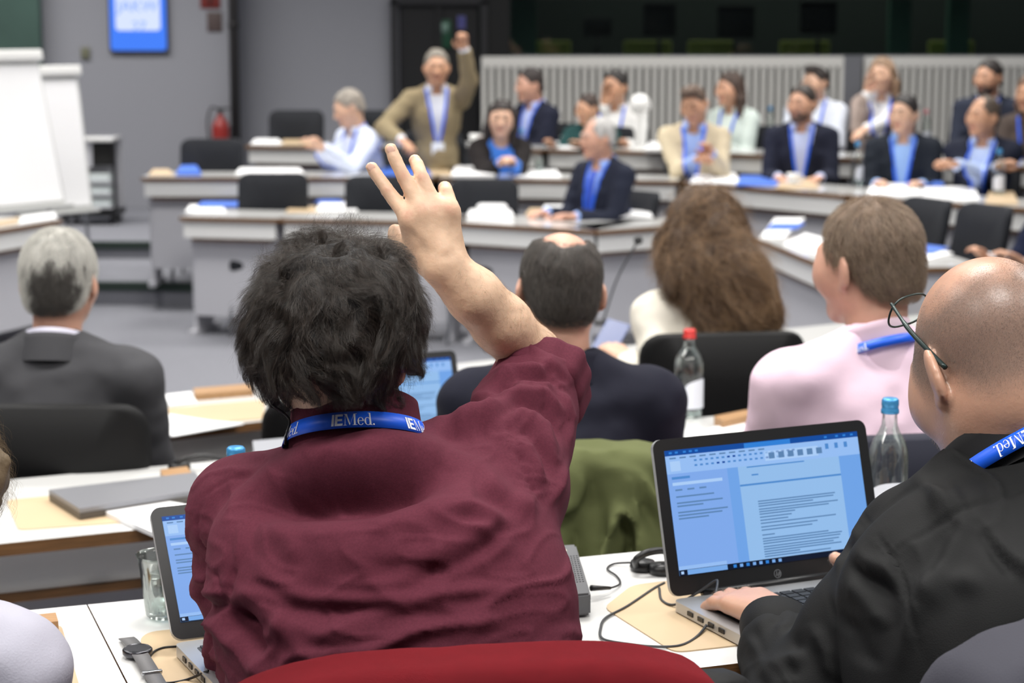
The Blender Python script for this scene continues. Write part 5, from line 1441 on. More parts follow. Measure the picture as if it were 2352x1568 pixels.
strands('crown_strands', S_, .00006, MATS['strand_black2'], hon, tip=.3)

# ------------------------------------------------------------------ bald man in black shirt, typing
LOC = P(2330, 2100, 2.15); LOC.z = 0
root = empty('person', LOC, 0, 'bald man in black shirt with glasses pushed up, typing at the right', 'person')
HMb = axis_m(20, 30, -3); HC = Q(2274, 840, 2.42)
body = Sdf(); fb = head_sdf(body, HC, HMb, 1.1)
NK = Q(2335, 1065, 2.40)
body.rc(fb(0, -.028, -.05), NK, .066, .074, .04)
body.el(Q(2330, 1500, 2.32), (.15, .07, .14), None, .01)
body.rc(NK, Q(2335, 1400, 2.34), .062, .06, .02)
body.rc(Q(2070, 1235, 2.42), Q(2600, 1220, 2.40), .040, .040, .01)
SHL, ELL, WL = Q(2090, 1250, 2.42), Q(1826, 1650, 2.32), Q(1792, 1420, 2.545)
body.rc(SHL, ELL, .046, .040, .02); body.rc(ELL, WL, .040, .0285, .02)
hand_sdf(body, WL, P(1672, 1360, 2.67) - P(1790, 1420, 2.545), (.15, -.45, 1), -1, .34, 1.08, .009, .14)
SHRb, ELR, WRb = Q(2610, 1200, 2.40), Q(2480, 1520, 2.50), Q(2010, 1345, 2.80)
body.rc(SHRb, ELR, .046, .040, .02); body.rc(ELR, WRb, .040, .028, .02)
hand_sdf(body, WRb, P(1925, 1325, 2.86) - P(2010, 1345, 2.80), (.2, -.5, 1), 1, .42, 1.0, .009, .14)
body.chain([Q(1985, 1335, 2.80), Q(1945, 1300, 2.77), Q(1918, 1282, 2.76)], [.0165, .0135, .010], .012)
V, F = body.mesh(.0046); V = relax(V, F, 1)
M_skb = mat('skin_bald', (198, 154, 130), rough=.36, sss=.12, var=.07, vscale=24, bump=.15, bscale=240)
q = (V - A3(HC)) @ HMb / 1.1; fc = q[F].mean(1)
bo = np_obj('body', V, F, [M_skb], root)
bl = [(-.14, -.075), (-.06, -.062), (-.02, -.03), (.012, -.04), (.03, -.03), (.05, .01), (.058, .03), (.14, .2)]
def stub(c):
    k = (c - A3(HC)) @ HMb / 1.1
    lo_ = np.interp(k[:, 1], [p[0] for p in bl], [p[1] for p in bl]); up = .078 - .25 * np.clip(k[:, 1], -.1, .08) - .012 * vnoise(k, 60, 3)
    w_ = np.clip((k[:, 2] - lo_) / .035, 0, 1) * np.clip((up - k[:, 2]) / .035, 0, 1) * (np.abs(k[:, 0]) < .11) * (np.linalg.norm(k - np.array((0, -.01, .03)), axis=1) < .125)
    ear = (np.abs(k[:, 0]) > .0765) & (k[:, 1] > -.035) & (k[:, 1] < .02) & (k[:, 2] < .03)
    return (w_ * ~ear).astype(np.float32) + 1e-7
rt = sample_mesh(bo, 80000, stub)
S_ = grow(body, rt, lambda p, t: body.grad(p) * 3 + np.array((0, -.2, -.6), dtype=np.float32), RNG.uniform(.0007, .0014, len(rt)).astype(np.float32), 3, (-.0003, .0008), .0, .3)
hb = strands('hair', S_, .00006, hair_mat('strand_stubble', (52, 48, 46), (150, 142, 134)), root)
at = bo.data.attributes.new('stubble', 'FLOAT', 'POINT'); at.data.foreach_set('value', stub(V).astype(np.float32))
nt = M_skb.node_tree; an = nt.nodes.new('ShaderNodeAttribute'); an.attribute_name = 'stubble'
mx = nt.nodes.new('ShaderNodeMix'); mx.data_type = 'RGBA'; mu = nt.nodes.new('ShaderNodeMath'); mu.operation = 'MULTIPLY'; mu.inputs[1].default_value = .62
pb = nt.nodes['Principled BSDF']; src = pb.inputs['Base Color'].links[0].from_socket
nt.links.new(an.outputs['Fac'], mu.inputs[0]); nt.links.new(mu.outputs[0], mx.inputs[0]); nt.links.new(src, mx.inputs[6]); mx.inputs[7].default_value = lin((112, 102, 96)) + (1,)
nt.links.new(mx.outputs[2], pb.inputs['Base Color'])
def chin(c):
    k = (c - A3(HC)) @ HMb / 1.1
    return ((k[:, 2] < -.055) & (k[:, 1] > .02) & (k[:, 2] > -.125)).astype(np.float32) + 1e-7
rt = sample_mesh(bo, 4200, chin)
S_ = grow(body, rt, lambda p, t: body.grad(p) * 3 + np.array((0, 0, -.8), dtype=np.float32), RNG.uniform(.003, .006, len(rt)).astype(np.float32), 3, (-.0004, .003), .0, .3)
strands('beard', S_, .00006, hair_mat('strand_beard', (120, 108, 98), (206, 196, 186)), root)
# glasses pushed up on the head
EB = lambda x, y, z: Vector(fb(x, y, z))
M_frame = mat('glasses_frame', (44, 58, 56), rough=.3, metal=.4)
HX, HY, HZ = .0745, .040, .100
tdir = Vector((0, HY + .016, HZ - .022)).normalized(); dn = Vector((0, tdir.z, -tdir.y))
bp = lambda x, u: EB(*(Vector((x, HY, HZ)) + dn * u + tdir * .012))
bm = bmesh.new(); tube(bm, [bp(-.020, .008), bp(0, .004), bp(.020, .008)], .0015); gl = bm_obj('glasses', bm, M_frame, root)
for sx in (-1, 1):
    bm = bmesh.new(); tube(bm, [EB(sx * .080, -.034, -.006), EB(sx * .083, -.016, .022), EB(sx * .082, .010, .058), EB(sx * HX, HY, HZ)], lambda t: .0022 if t > .75 else .0032); bm_obj('temple', bm, M_frame, gl)
for sx in (-1, 1):
    ring = []
    for i in range(32):
        a = 2 * math.pi * i / 32
        rx = .028 * (abs(math.cos(a)) ** .7) * np.sign(math.cos(a)); rz = .0205 * (abs(math.sin(a)) ** .8) * np.sign(math.sin(a))
        cx_ = sx * (HX - .030) + rx; pnt = Vector((cx_, HY, HZ)) + dn * (.017 - rz) + tdir * (.012 * (1 - (abs(cx_) / HX) ** 2))
        ring.append(EB(*pnt))
    bm = bmesh.new(); tube(bm, ring + [ring[0]], .0014, smooth=1); bm_obj('rim', bm, M_frame, gl)
    bm = bmesh.new(); bm.faces.new([bm.verts.new(p) for p in ring]); bm_obj('lens', bm, M_glass, gl, smooth=False)
# shirt
sh = Sdf()
sh.el(Q(2330, 1380, 2.30), (.205, .105, .150), np.array(Matrix.Rotation(math.radians(-20), 3, 'X')), .06)
sh.el(Q(2340, 1540, 2.25), (.19, .115, .20), np.array(Matrix.Rotation(math.radians(-18), 3, 'X')), .08)
sh.el(Q(2350, 1760, 2.18), (.185, .125, .25), None, .08)
sh.rc(Q(2098, 1244, 2.415), Q(2280, 1185, 2.385), .060, .064, .05)
sh.rc(Q(2160, 1188, 2.40), Q(2260, 1128, 2.40), .042, .048, .05)
sh.rc(Q(2250, 1125, 2.375), Q(2440, 1062, 2.345), .056, .056, .05)
sh.rc(Q(2360, 1160, 2.385), Q(2600, 1200, 2.40), .066, .066, .05); sh.rc(Q(2380, 1090, 2.39), Q(2520, 1150, 2.39), .046, .046, .05)
sh.rc(SHL, Q(1966, 1450, 2.365), .066, .064, .03); sh.rc(Q(1966, 1450, 2.365), ELL, .064, .060, .03)
sh.rc(ELL, Q(1788, 1500, 2.455), .060, .050, .03); sh.rc(Q(1788, 1500, 2.455), Q(1783, 1455, 2.500), .046, .043, .015)
sh.rc(SHRb, ELR, .070, .06, .03); sh.rc(ELR, Q(2090, 1375, 2.745), .056, .042, .03)
sh.rc(NK + Vector((-.004, -.006, -.008)), fb(0, -.01, -.02), .068, .085, .006, 1)
wa = (WL - ELL).normalized(); cw = Q(1782, 1446, 2.510)
def cuffcut2(X):
    q_ = X - A3(cw); al = q_ @ A3(wa); r = np.sqrt(np.maximum((q_ * q_).sum(-1) - al ** 2, 0))
    return np.maximum(.006 - al, r - .09).astype(np.float32)
sh.fn(cuffcut2, A3(cw) - .12, A3(cw) + .12, k=.003, op=1)
Vs, Fs = sh.mesh(.005); Vs = relax(Vs, Fs, 2)
no = normals(Vs, Fs); bk = np.clip(-no[:, 1] * 2.0 + .5, 0, 1)
folds = [(L_((2230, 1170), (2190, 1250), (2140, 1340), (2100, 1430), (2060, 1540)), .008, .007), (L_((2215, 1180), (2165, 1260), (2115, 1350)), .007, -.006),
         (L_((2235, 1175), (2280, 1240), (2330, 1290), (2400, 1320)), .009, .007), (L_((2245, 1200), (2290, 1270), (2340, 1320)), .009, -.007),
         (L_((2120, 1390), (2180, 1340), (2260, 1330)), .010, .006), (L_((1950, 1260), (2000, 1300), (2080, 1330)), .010, .006), (L_((1945, 1290), (2000, 1330), (2070, 1370)), .009, -.007),
         (L_((1935, 1330), (1990, 1380), (2040, 1450)), .012, .006), (L_((1900, 1400), (1960, 1450), (2000, 1540)), .012, -.006), (L_((1860, 1430), (1900, 1500), (1910, 1568)), .010, .006),
         (L_((1715, 1470), (1780, 1490), (1850, 1470)), .007, -.006), (L_((1712, 1500), (1780, 1520), (1850, 1500)), .008, .007), (L_((1712, 1530), (1770, 1545), (1840, 1530)), .007, -.006),
         (L_((2110, 1120), (2150, 1150), (2220, 1150)), .010, .006), (L_((2120, 1180), (2200, 1180), (2290, 1150)), .014, .004)]
disp = 1.4 * ridge(Vs, folds) * bk
wp = Vs + .03 * np.stack([vnoise(Vs, 9, 61), vnoise(Vs, 9, 62), vnoise(Vs, 9, 63)], -1)
rf = 1 - np.abs(vnoise(wp * np.array((1.3, .6, .8), dtype=np.float32), 12, 71)); disp += .0055 * (np.clip(rf - .70, 0, 1) / .30) ** 1.5 * bk + .0025 * vnoise(Vs, 20, 73) * bk
seam(((1985, 1185), (2020, 1235), (2060, 1290), (2085, 1350), (2105, 1420), (2115, 1500)), .0022, .003, .0011)
seam(((2062, 1268), (2150, 1215), (2250, 1165), (2400, 1105)), .0022, .0030, .0002)
Vs = Vs + no * disp[:, None]
M_blk = mat('black_cotton', (11, 12, 13), rough=.75, spec=.25, bump=.2, bscale=600, var=.06, vscale=12)
np_obj('shirt', Vs, Fs, M_blk, root)
bm = bmesh.new(); ux = wa.orthogonal().normalized(); uy = wa.cross(ux); rows = []; n = 48
prof = [(.0, -.055), (.0035, -.05), (.0035, .008), (.001, .011), (-.003, .009), (-.003, -.02)]
for i in range(n):
    th = 2 * math.pi * i / n; rows.append([bm.verts.new(cw + (ux * math.cos(th) + uy * math.sin(th)) * (.0445 + r + .0012 * math.sin(3 * th)) + wa * a) for r, a in prof])
for i in range(n):
    for j in range(len(prof) - 1): bm.faces.new((rows[i][j], rows[(i + 1) % n][j], rows[(i + 1) % n][j + 1], rows[i][j + 1]))
bmesh.ops.recalc_face_normals(bm, faces=bm.faces); bm_obj('cuff', bm, M_blk, root)
CC = Q(2352, 1036, 2.395); AXB = Vector((-.50, .42, 1)); RTB = Vector((1, .25, .3))
collar_band(root, CC, AXB, RTB, .088, mat('black_collar', (20, 20, 22), rough=.85), .030, .050, gap=.5, flare=.012)
lanyard_band(root, CC, AXB, RTB, .103, .010, .0200, (-.021, -.101, .059), size=.0145, flip=True)
tr = Sdf(); tr.el((0, .0, .50), (.18, .14, .12), None, .05)
for sd in (-1, 1): tr.rc((sd * .09, .03, .50), (sd * .12, .42, .52), .09, .07, .05); tr.rc((sd * .12, .42, .52), (sd * .12, .40, .1), .065, .05, .03)
V_, F_ = tr.mesh(.016); np_obj('trousers', V_, F_, M_tr, root)
# ------------------------------------------------------------------ laptops
M_silver = mat('laptop_silver', (186, 188, 190), rough=.35, metal=.6)
M_key = mat('laptop_keys', (34, 36, 39), rough=.5)
M_bez = mat('laptop_bezel', (20, 21, 23), rough=.4)
SB = dict(bg=emis('screen_blue', (112, 164, 232), .84), bg2=emis('screen_blue_side', (128, 170, 236), .84), title=emis('screen_title', (10, 74, 158), .84), tab=emis('screen_tab', (46, 128, 216), .84),
          ribbon=emis('screen_ribbon', (150, 190, 244), .84), page=emis('screen_page', (148, 190, 236), .84), text=emis('screen_text', (92, 132, 178), .84), bar=emis('screen_bar', (8, 22, 46), .84), icon=emis('screen_icon', (120, 170, 232), .84), field=emis('screen_field', (172, 206, 248), .84), mid=emis('screen_mid', (78, 138, 206), .84))
SBN = list(SB); SBM = [SB[k] for k in SBN]
def display(parent, w_, h_, place, full=True):
    """word processor window: rectangles in units of the display, (x, y) from the top left"""
    bm = bmesh.new(); lay = [0]
    def r(x0, y0, x1, y1, k, lv=1):
        z = .0002 * lv; X = lambda x: (x - .5) * w_; Y = lambda y: (1 - y) * h_
        vs = [bm.verts.new(place(X(x), Y(y), z)) for x, y in ((x0, y1), (x1, y1), (x1, y0), (x0, y0))]
        f = bm.faces.new(vs); f.material_index = SBN.index(k)
    rnd = random.Random(4)
    r(0, 0, 1, 1, 'bg'); r(0, 0, 1, .045, 'title', 2); r(.40, .005, .64, .045, 'tab', 3)
    for x in (.02, .05, .09, .12, .15): r(x, .014, x + .015, .03, 'tab', 4)
    for x in (.82, .88, .92, .96): r(x, .014, x + .015, .03, 'tab', 4)
    r(0, .045, 1, .19, 'ribbon', 2)
    for x in np.arange(.02, .48, .05): r(x, .06, x + .032, .072, 'text', 3)
    for k_ in range(2):
        for x in np.arange(.14, .66, .028): r(x, .09 + .04 * k_, x + .014, .105 + .04 * k_, 'mid' if rnd.random() < .8 else 'title', 3)
    r(.02, .09, .07, .17, 'field', 3); r(.5, .085, .78, .165, 'field', 3)
    for x in np.arange(.52, .78, .05): r(x, .10, x + .03, .15, 'text', 4)
    for x in (.82, .87, .92): r(x, .075, x + .018, .12, 'mid', 3)
    r(0, .19, .30, .955, 'bg2', 2); r(.02, .215, .11, .235, 'mid', 3); r(.02, .26, .27, .285, 'field', 3)
    for x in (.03, .09, .15): r(x, .315, x + .035, .328, 'text', 3)
    for y, x1 in ((.37, .22), (.42, .26), (.445, .16), (.495, .28), (.52, .25), (.545, .18)): r(.03, y, x1, y + .012, 'text', 3)
    r(.355, .19, .885, .955, 'page', 2); r(.355, .335, .885, .350, 'mid', 3); r(.42, .26, .455, .272, 'mid', 3); r(.40, .195, .70, .205, 'mid', 3)
    ys = [(.48, .84), (.50, .83), (.52, .72), (.545, .85), (.565, .80), (.585, .62), (.61, .60), (.635, .58), (.66, .83), (.69, .73), (.715, .70), (.755, .50), (.785, .78), (.805, .85), (.825, .84), (.85, .83), (.87, .80), (.89, .84), (.91, .62), (.93, .78)]
    for y, x1 in ys: r(.435, y, x1, y + .010, 'text', 3)
    r(0, .925, .24, .955, 'ribbon', 3); r(0, .955, 1, 1, 'bar', 3); r(.04, .958, .24, .997, 'icon', 4)
    for x in np.arange(.27, .52, .033): r(x, .965, x + .016, .99, 'tab' if int(x * 100) % 2 else 'icon', 5)
    r(.008, .966, .022, .988, 'field', 5)
    return bm_obj('display', bm, SBM, parent, smooth=False)
def laptop(hx, hy, z, yaw, label, W=.362, D=.243, S_=.222, tilt=16, lid=None, group=None, logo=True, corner='L', keys=True):
    """hinge corner at hx, hy; user side is -y"""
    R2 = Matrix.Rotation(yaw, 2); c = Vector((hx, hy)) + R2 @ Vector((W / 2 if corner == 'L' else -W / 2, 0))
    root = empty('laptop', (c.x, c.y, z), yaw, label, 'laptop', group)
    bm = bmesh.new(); prism(bm, [(p[0], p[1] - D / 2) for p in rrect(W, D, .012)], .002, .017)
    base = bm_obj('base', bm, M_silver, root, smooth=False)
    bm = bmesh.new(); prism(bm, [(p[0], p[1] - D * .36) for p in rrect(W * .86, D * .42, .004)], .0165, .0176); bm_obj('keyboard_well', bm, mat('key_well', (60, 62, 66), rough=.5), base, smooth=False)
    bm = bmesh.new()
    if keys:
        nx = 15
        for j in range(6):
            for i in range(nx):
                if j == 5 and 4 <= i <= 8:
                    if i > 4: continue
                    box(bm, (-.0, -D * .18 - j * D * .066, .0186), (W * .26, D * .052, .0018)); continue
                box(bm, ((i - (nx - 1) / 2) * W * .056, -D * .18 - j * D * .066, .0186), (W * .047, D * .052, .0018))
        bm_obj('keys', bm, M_key, base, smooth=False)
    bm = bmesh.new(); prism(bm, [(p[0] - W * .05, p[1] - D * .80) for p in rrect(W * .3, D * .3, .005)], .0168, .0174); bm_obj('touchpad', bm, mat('touchpad', (170, 172, 175), rough=.3, metal=.5), base, smooth=False)
    bm = bmesh.new()
    for k in range(4): box(bm, (-W / 2, -.05 - .028 * k, .0095), (.003, .014, .006))
    bm_obj('ports', bm, M_black, base, smooth=False)
    a = math.radians(tilt); up = Vector((0, math.sin(a), math.cos(a))); nrm = Vector((0, -math.cos(a), math.sin(a))); o = Vector((0, .004, .019))
    def lidp(x, y, n): return o + Vector((x, 0, 0)) + up * y + nrm * n
    bm = bmesh.new(); poly = [(p[0], p[1] + S_ / 2) for p in rrect(W, S_, .014)]
    A = [bm.verts.new(lidp(p[0], p[1], 0)) for p in poly]; B = [bm.verts.new(lidp(p[0], p[1], -.007)) for p in poly]
    f = bm.faces.new(A); f.material_index = 0; f = bm.faces.new(B[::-1]); f.material_index = 1
    for i in range(len(poly)):
        f = bm.faces.new((A[(i + 1) % len(poly)], A[i], B[i], B[(i + 1) % len(poly)])); f.material_index = 1
    bmesh.ops.recalc_face_normals(bm, faces=bm.faces)
    ld = bm_obj('lid', bm, [M_bez, M_silver], root, smooth=False)
    dw, dh = W * .905, S_ * .80
    display(ld, dw, dh, lambda x, y, n: lidp(x, y + S_ * .125, n + .0006))
    bm = bmesh.new(); tube(bm, [(-W * .36, .004, .019), (W * .36, .004, .019)], .006, smooth=0); bm_obj('hinge', bm, M_bez, root)
    if logo:
        bm = bmesh.new(); cy = S_ * .058
        for i in range(28):
            a0, a1 = 2 * math.pi * i / 28, 2 * math.pi * (i + 1) / 28
            bm.faces.new([bm.verts.new(lidp(r_ * math.cos(t) - W * .01, cy + r_ * math.sin(t), .0008)) for r_, t in ((.0062, a0), (.0062, a1), (.0054, a1), (.0054, a0))])
        def bar(x0, y0, x1, y1, t=.0009): bm.faces.new([bm.verts.new(lidp(x - W * .01, cy + y, .0009)) for x, y in ((x0, y0), (x0 + t, y0), (x1 + t, y1), (x1, y1))])
        bar(-.0035, -.003, -.0012, .0048); bar(-.0012, -.003, -.0002, .0010); bar(-.0030, .0010, -.0004, .0010, .0009)
        bar(.0002, -.0048, .0024, .003); bar(.0028, -.003, .0036, .0022); 
        bmesh.ops.recalc_face_normals(bm, faces=bm.faces)
        bm_obj('logo', bm, mat('logo_grey', (150, 152, 156), rough=.3, metal=.5), ld, smooth=False)
    return root
a = PZ(1545, 1378, .748); laptop(a.x, a.y, .732, math.radians(25), 'open laptop in front of the bald man, word processor on a blue screen')
a = PZ(400, 1478, .748); laptop(a.x, a.y, .732, math.radians(25), 'open laptop at the left, mostly hidden behind the maroon shirt', W=.30, D=.21, S_=.186, tilt=34, logo=False)
a = P(1072, 1052, 4.66); laptop(a.x, a.y, .552, math.radians(24), 'open laptop with pale screen between curly head and navy jacket', W=.33, D=.23, S_=.21, tilt=18, corner='R', logo=False, keys=False)
# ------------------------------------------------------------------ flat things
def sheet(name, pts, z, th, m, label, cat, group=None, r=.0, smooth=False):
    q = [PZ(x, y, z) for x, y in pts]; c = sum(q, Vector()) / len(q)
    poly = [(p.x - c.x, p.y - c.y) for p in q]
    if r:
        out = []
        for i in range(len(poly)):
            a, b, d = Vector(poly[i - 1]), Vector(poly[i]), Vector(poly[(i + 1) % len(poly)])
            u = (a - b); v = (d - b); k = min(r, u.length / 2.1, v.length / 2.1); u.normalize(); v.normalize()
            for t in (0, .25, .5, .75, 1): out.append(tuple((b + u * k * (1 - t) ** 2 + v * k * t ** 2)))
        poly = out
    bm = bmesh.new(); prism(bm, poly, -th, 0); o = bm_obj(name, bm, m, None, smooth=False); o.location = (c.x, c.y, z)
    return tag(o, label, cat, group)
TZ = .73
sheet('desk_pad', [(1387, 1394), (1451, 1343), (1560, 1330), (1900, 1300), (1960, 1450), (1549, 1497)], TZ + .002, .002, M_pad, 'beige desk pad under the laptop of the bald man', 'desk pad', r=.02)
sheet('desk_pad', [(320, 1466), (345, 1449), (640, 1425), (760, 1580), (420, 1660)], TZ + .002, .002, M_pad, 'beige desk pad under the small laptop at the left', 'desk pad', r=.02)
sheet('desk_pad', [(-60, 1450), (140, 1432), (190, 1600), (-40, 1640)], TZ + .002, .002, M_pad, 'beige desk pad beside the lilac grey sleeve, left edge', 'desk pad', r=.02)
sheet('wooden_block', [(70, 1412), (128, 1406), (134, 1426), (76, 1432)], TZ + .022, .022, M_wood, 'small wooden block beside the lilac grey sleeve', 'wooden block')
sheet('desk_pad', [(14, 1148), (330, 1116), (430, 1188), (42, 1217)], .552, .002, M_pad, 'beige desk pad under the closed grey laptop', 'desk pad', r=.02)
q = [PZ(x, y, .576) for x, y in ((112, 1124), (183, 1168), (478, 1122), (448, 1084))]
root = empty('laptop', tuple(sum(q, Vector()) / 4), 0, 'closed grey laptop on the second row table at the left', 'laptop'); c = root.location
for nm, z0, z1, mm in (('base', -.022, -.010, mat('laptop_dark', (92, 88, 84), rough=.4, metal=.3)), ('lid', -.009, 0, mat('laptop_grey', (140, 141, 146), rough=.4, metal=.4))):
    bm = bmesh.new(); prism(bm, [(p.x - c.x, p.y - c.y) for p in q], z0, z1); bm_obj(nm, bm, mm, root, smooth=False)
sheet('paper_stack', [(238, 1172), (390, 1151), (470, 1165), (352, 1222)], .562, .010, M_paper, 'white paper pad beside the closed grey laptop', 'paper')
sheet('wooden_block', [(368, 1078), (430, 1070), (440, 1086), (376, 1094)], .57, .02, M_wood, 'brown wooden block behind the closed grey laptop', 'wooden block')
sheet('conference_unit', [(580, 1012), (690, 1002), (700, 1048), (588, 1062)], .60, .045, mat('unit_grey', (150, 152, 158), rough=.5), 'pale grey conference unit left of the maroon collar', 'conference unit')
sheet('paper_stack', [(1625, 985), (1700, 962), (1790, 985), (1730, 1025), (1600, 1015)], .556, .006, M_paper, 'white papers between red capped bottle and pink shirt', 'paper')
sheet('wooden_block', [(1640, 955), (1716, 940), (1734, 950), (1660, 966)], .574, .022, M_wood, 'wooden block behind the papers near the red capped bottle', 'wooden block')
sheet('desk_pad', [(363, 938), (609, 917), (605, 961), (398, 978)], .403, .002, M_pad, 'beige desk pad on the third row table left of the curly head', 'desk pad', r=.02)
sheet('paper_stack', [(360, 946), (488, 966), (560, 972), (402, 1000), (372, 1000)], .406, .003, M_paper, 'white sheet overlapping the pad on the third row table', 'paper')
sheet('paper_stack', [(378, 906), (438, 899), (452, 922), (390, 930)], .406, .004, M_paper, 'white paper next to the grey suit on the third row table', 'paper')
sheet('wooden_block', [(444, 891), (578, 880), (582, 894), (448, 905)], .42, .02, M_wood, 'long wooden block on the third row table', 'wooden block')
# device with cable and headset on the nearest table
q = [PZ(x, y, .765) for x, y in ((1180, 1378), (1357, 1362), (1323, 1249), (1165, 1258))]; c = sum(q, Vector()) / 4
root = empty('conference_unit', (c.x, c.y, .73), 0, 'dark grey conference unit right of the maroon shirt', 'conference unit')
M_unit = mat('unit_dark', (88, 89, 92), rough=.5)
bm = bmesh.new(); prism(bm, [(p.x - c.x, p.y - c.y) for p in q], .003, .035); bmesh.ops.bevel(bm, geom=list(bm.edges), offset=.003, segments=2, affect='EDGES'); bm_obj('housing', bm, M_unit, root, smooth=False)
bm = bmesh.new(); u = (q[1] - q[0]); v = (q[3] - q[0])
for i in range(22):
    for j in range(14):
        p = q[0] + u * (.08 + .86 * i / 21) + v * (.22 + .5 * j / 13) - c; cyl(bm, (p.x, p.y, .0345), (p.x, p.y, .0358), .0013, n=6)
bm_obj('speaker_grille', bm, mat('unit_hole', (54, 55, 58), rough=.6), root, smooth=False)
p = q[0] + u * .72 + v * .86 - c; bm = bmesh.new(); lathe(bm, [(.001, .0362), (.010, .0362), (.012, .034)], (p.x, p.y, 0), n=20); bm_obj('button', bm, mat('cream_plastic', (222, 214, 196), rough=.4), root)
pz = lambda x, y, h=.733: PZ(x, y, h)
root = empty('headset', tuple(pz(1500, 1300, .73)), 0, 'black headset lying on the table left of the open laptop', 'headset'); o = root.location
bm = bmesh.new(); tube(bm, [pz(1462, 1302, .738) - o, pz(1462, 1284, .755) - o, pz(1490, 1268, .765) - o, pz(1530, 1266, .76) - o, pz(1556, 1290, .745) - o], .0055); bm_obj('headband', bm, M_black, root)
for x, y in ((1476, 1308), (1520, 1316)):
    bm = bmesh.new(); lathe(bm, [(.001, 0), (.018, 0), (.020, .006), (.018, .014), (.001, .015)], pz(x, y, .731) - o, n=18); bm_obj('ear_pad', bm, M_black, root)
hp = tuple(PZ(455, 1078, .55)); root = empty('headset', hp, 0, 'black headset lying behind the closed grey laptop', 'headset'); o = root.location
bm = bmesh.new(); tube(bm, [PZ(x, y, zz) - o for x, y, zz in ((398, 1074, .556), (410, 1060, .575), (450, 1048, .585), (500, 1052, .575), (535, 1066, .556))], .006); bm_obj('headband', bm, M_black, root)
for x, y in ((412, 1080), (528, 1072)):
    bm = bmesh.new(); lathe(bm, [(.001, 0), (.024, 0), (.026, .008), (.024, .018), (.001, .019)], PZ(x, y, .551) - o, n=18); bm_obj('ear_pad', bm, M_black, root)
def cable(label, pts, r=.0016, m=None):
    q = [pz(*p) for p in pts]; o = q[0].copy(); bm = bmesh.new(); tube(bm, [p - o for p in q], r, smooth=8); ob = bm_obj('cable', bm, m or M_black, None); ob.location = o
    return tag(ob, label, 'cable')
cable('thin black cable between the conference unit and the headset', [(1356, 1350, .745), (1372, 1350, .744), (1400, 1350, .738), (1424, 1340), (1416, 1322), (1395, 1306), (1412, 1294), (1462, 1291, .74)])
bm = bmesh.new(); o = pz(1358, 1350, .748); tube(bm, [(0, 0, 0), pz(1402, 1350, .742) - o], lambda t: .0045 if t < .6 else .0025, smooth=4); ob = bm_obj('cable_plug', bm, M_black, None); ob.location = o; tag(ob, 'black cable plug at the side of the dark conference unit', 'plug')
cable('looped dark cable over the pad by the bald man', [(1526, 1338), (1500, 1352), (1440, 1392), (1392, 1418), (1380, 1440), (1384, 1466), (1440, 1478), (1500, 1484), (1560, 1482), (1600, 1462), (1628, 1425, .74), (1640, 1380, .756), (1648, 1338, .77), (1640, 1335, .77), (1600, 1362, .752), (1550, 1388, .736), (1520, 1378), (1514, 1350)], .0019, mat('cable_grey', (52, 54, 56), rough=.45))
cable('dark cable curling over the wristwatch', [(410, 1484), (372, 1488), (348, 1502), (338, 1530), (344, 1556), (380, 1568), (430, 1560), (478, 1540, .752)], .0017)
# watch
a, b = pz(290, 1466), pz(368, 1580); t = (b - a).normalized(); nrm = Vector((0, 0, 1)); c = pz(316, 1504)
root = empty('wristwatch', (c.x, c.y, .73), 0, 'grey steel wristwatch lying left of the small laptop', 'watch'); o = root.location
M_mesh = mat('watch_mesh', (112, 111, 112), rough=.45, metal=.2, bump=.4, bscale=900)
bm = bmesh.new(); ribbon(bm, smooth_path([a - o, a * .6 + c * .4 - o + nrm * .004, c - o + nrm * .006, c * .5 + b * .5 - o + nrm * .004, b - o], 6), [nrm] * 25, .021, .0015); bm_obj('strap', bm, M_mesh, root)
bm = bmesh.new(); lathe(bm, [(.001, .003), (.017, .003), (.0195, .006), (.0195, .011), (.017, .0135), (.0165, .0125), (.001, .0125)], (0, 0, 0), n=36)
case = bm_obj('case', bm, mat('watch_case', (78, 78, 82), rough=.25, metal=.9), root)
bm = bmesh.new(); lathe(bm, [(.0005, .0128), (.0163, .0128)], (0, 0, 0), n=36); bm_obj('dial', bm, mat('watch_dial', (44, 44, 48), rough=.35), case)
bm = bmesh.new(); p = c * .35 + b * .65 - o; box(bm, p + nrm * .005, (.026, .006, .005), rot=Matrix.Rotation(math.atan2(t.y, t.x) + PI / 2, 3, 'Z'), bev=.001); bm_obj('clasp', bm, M_steel, root)
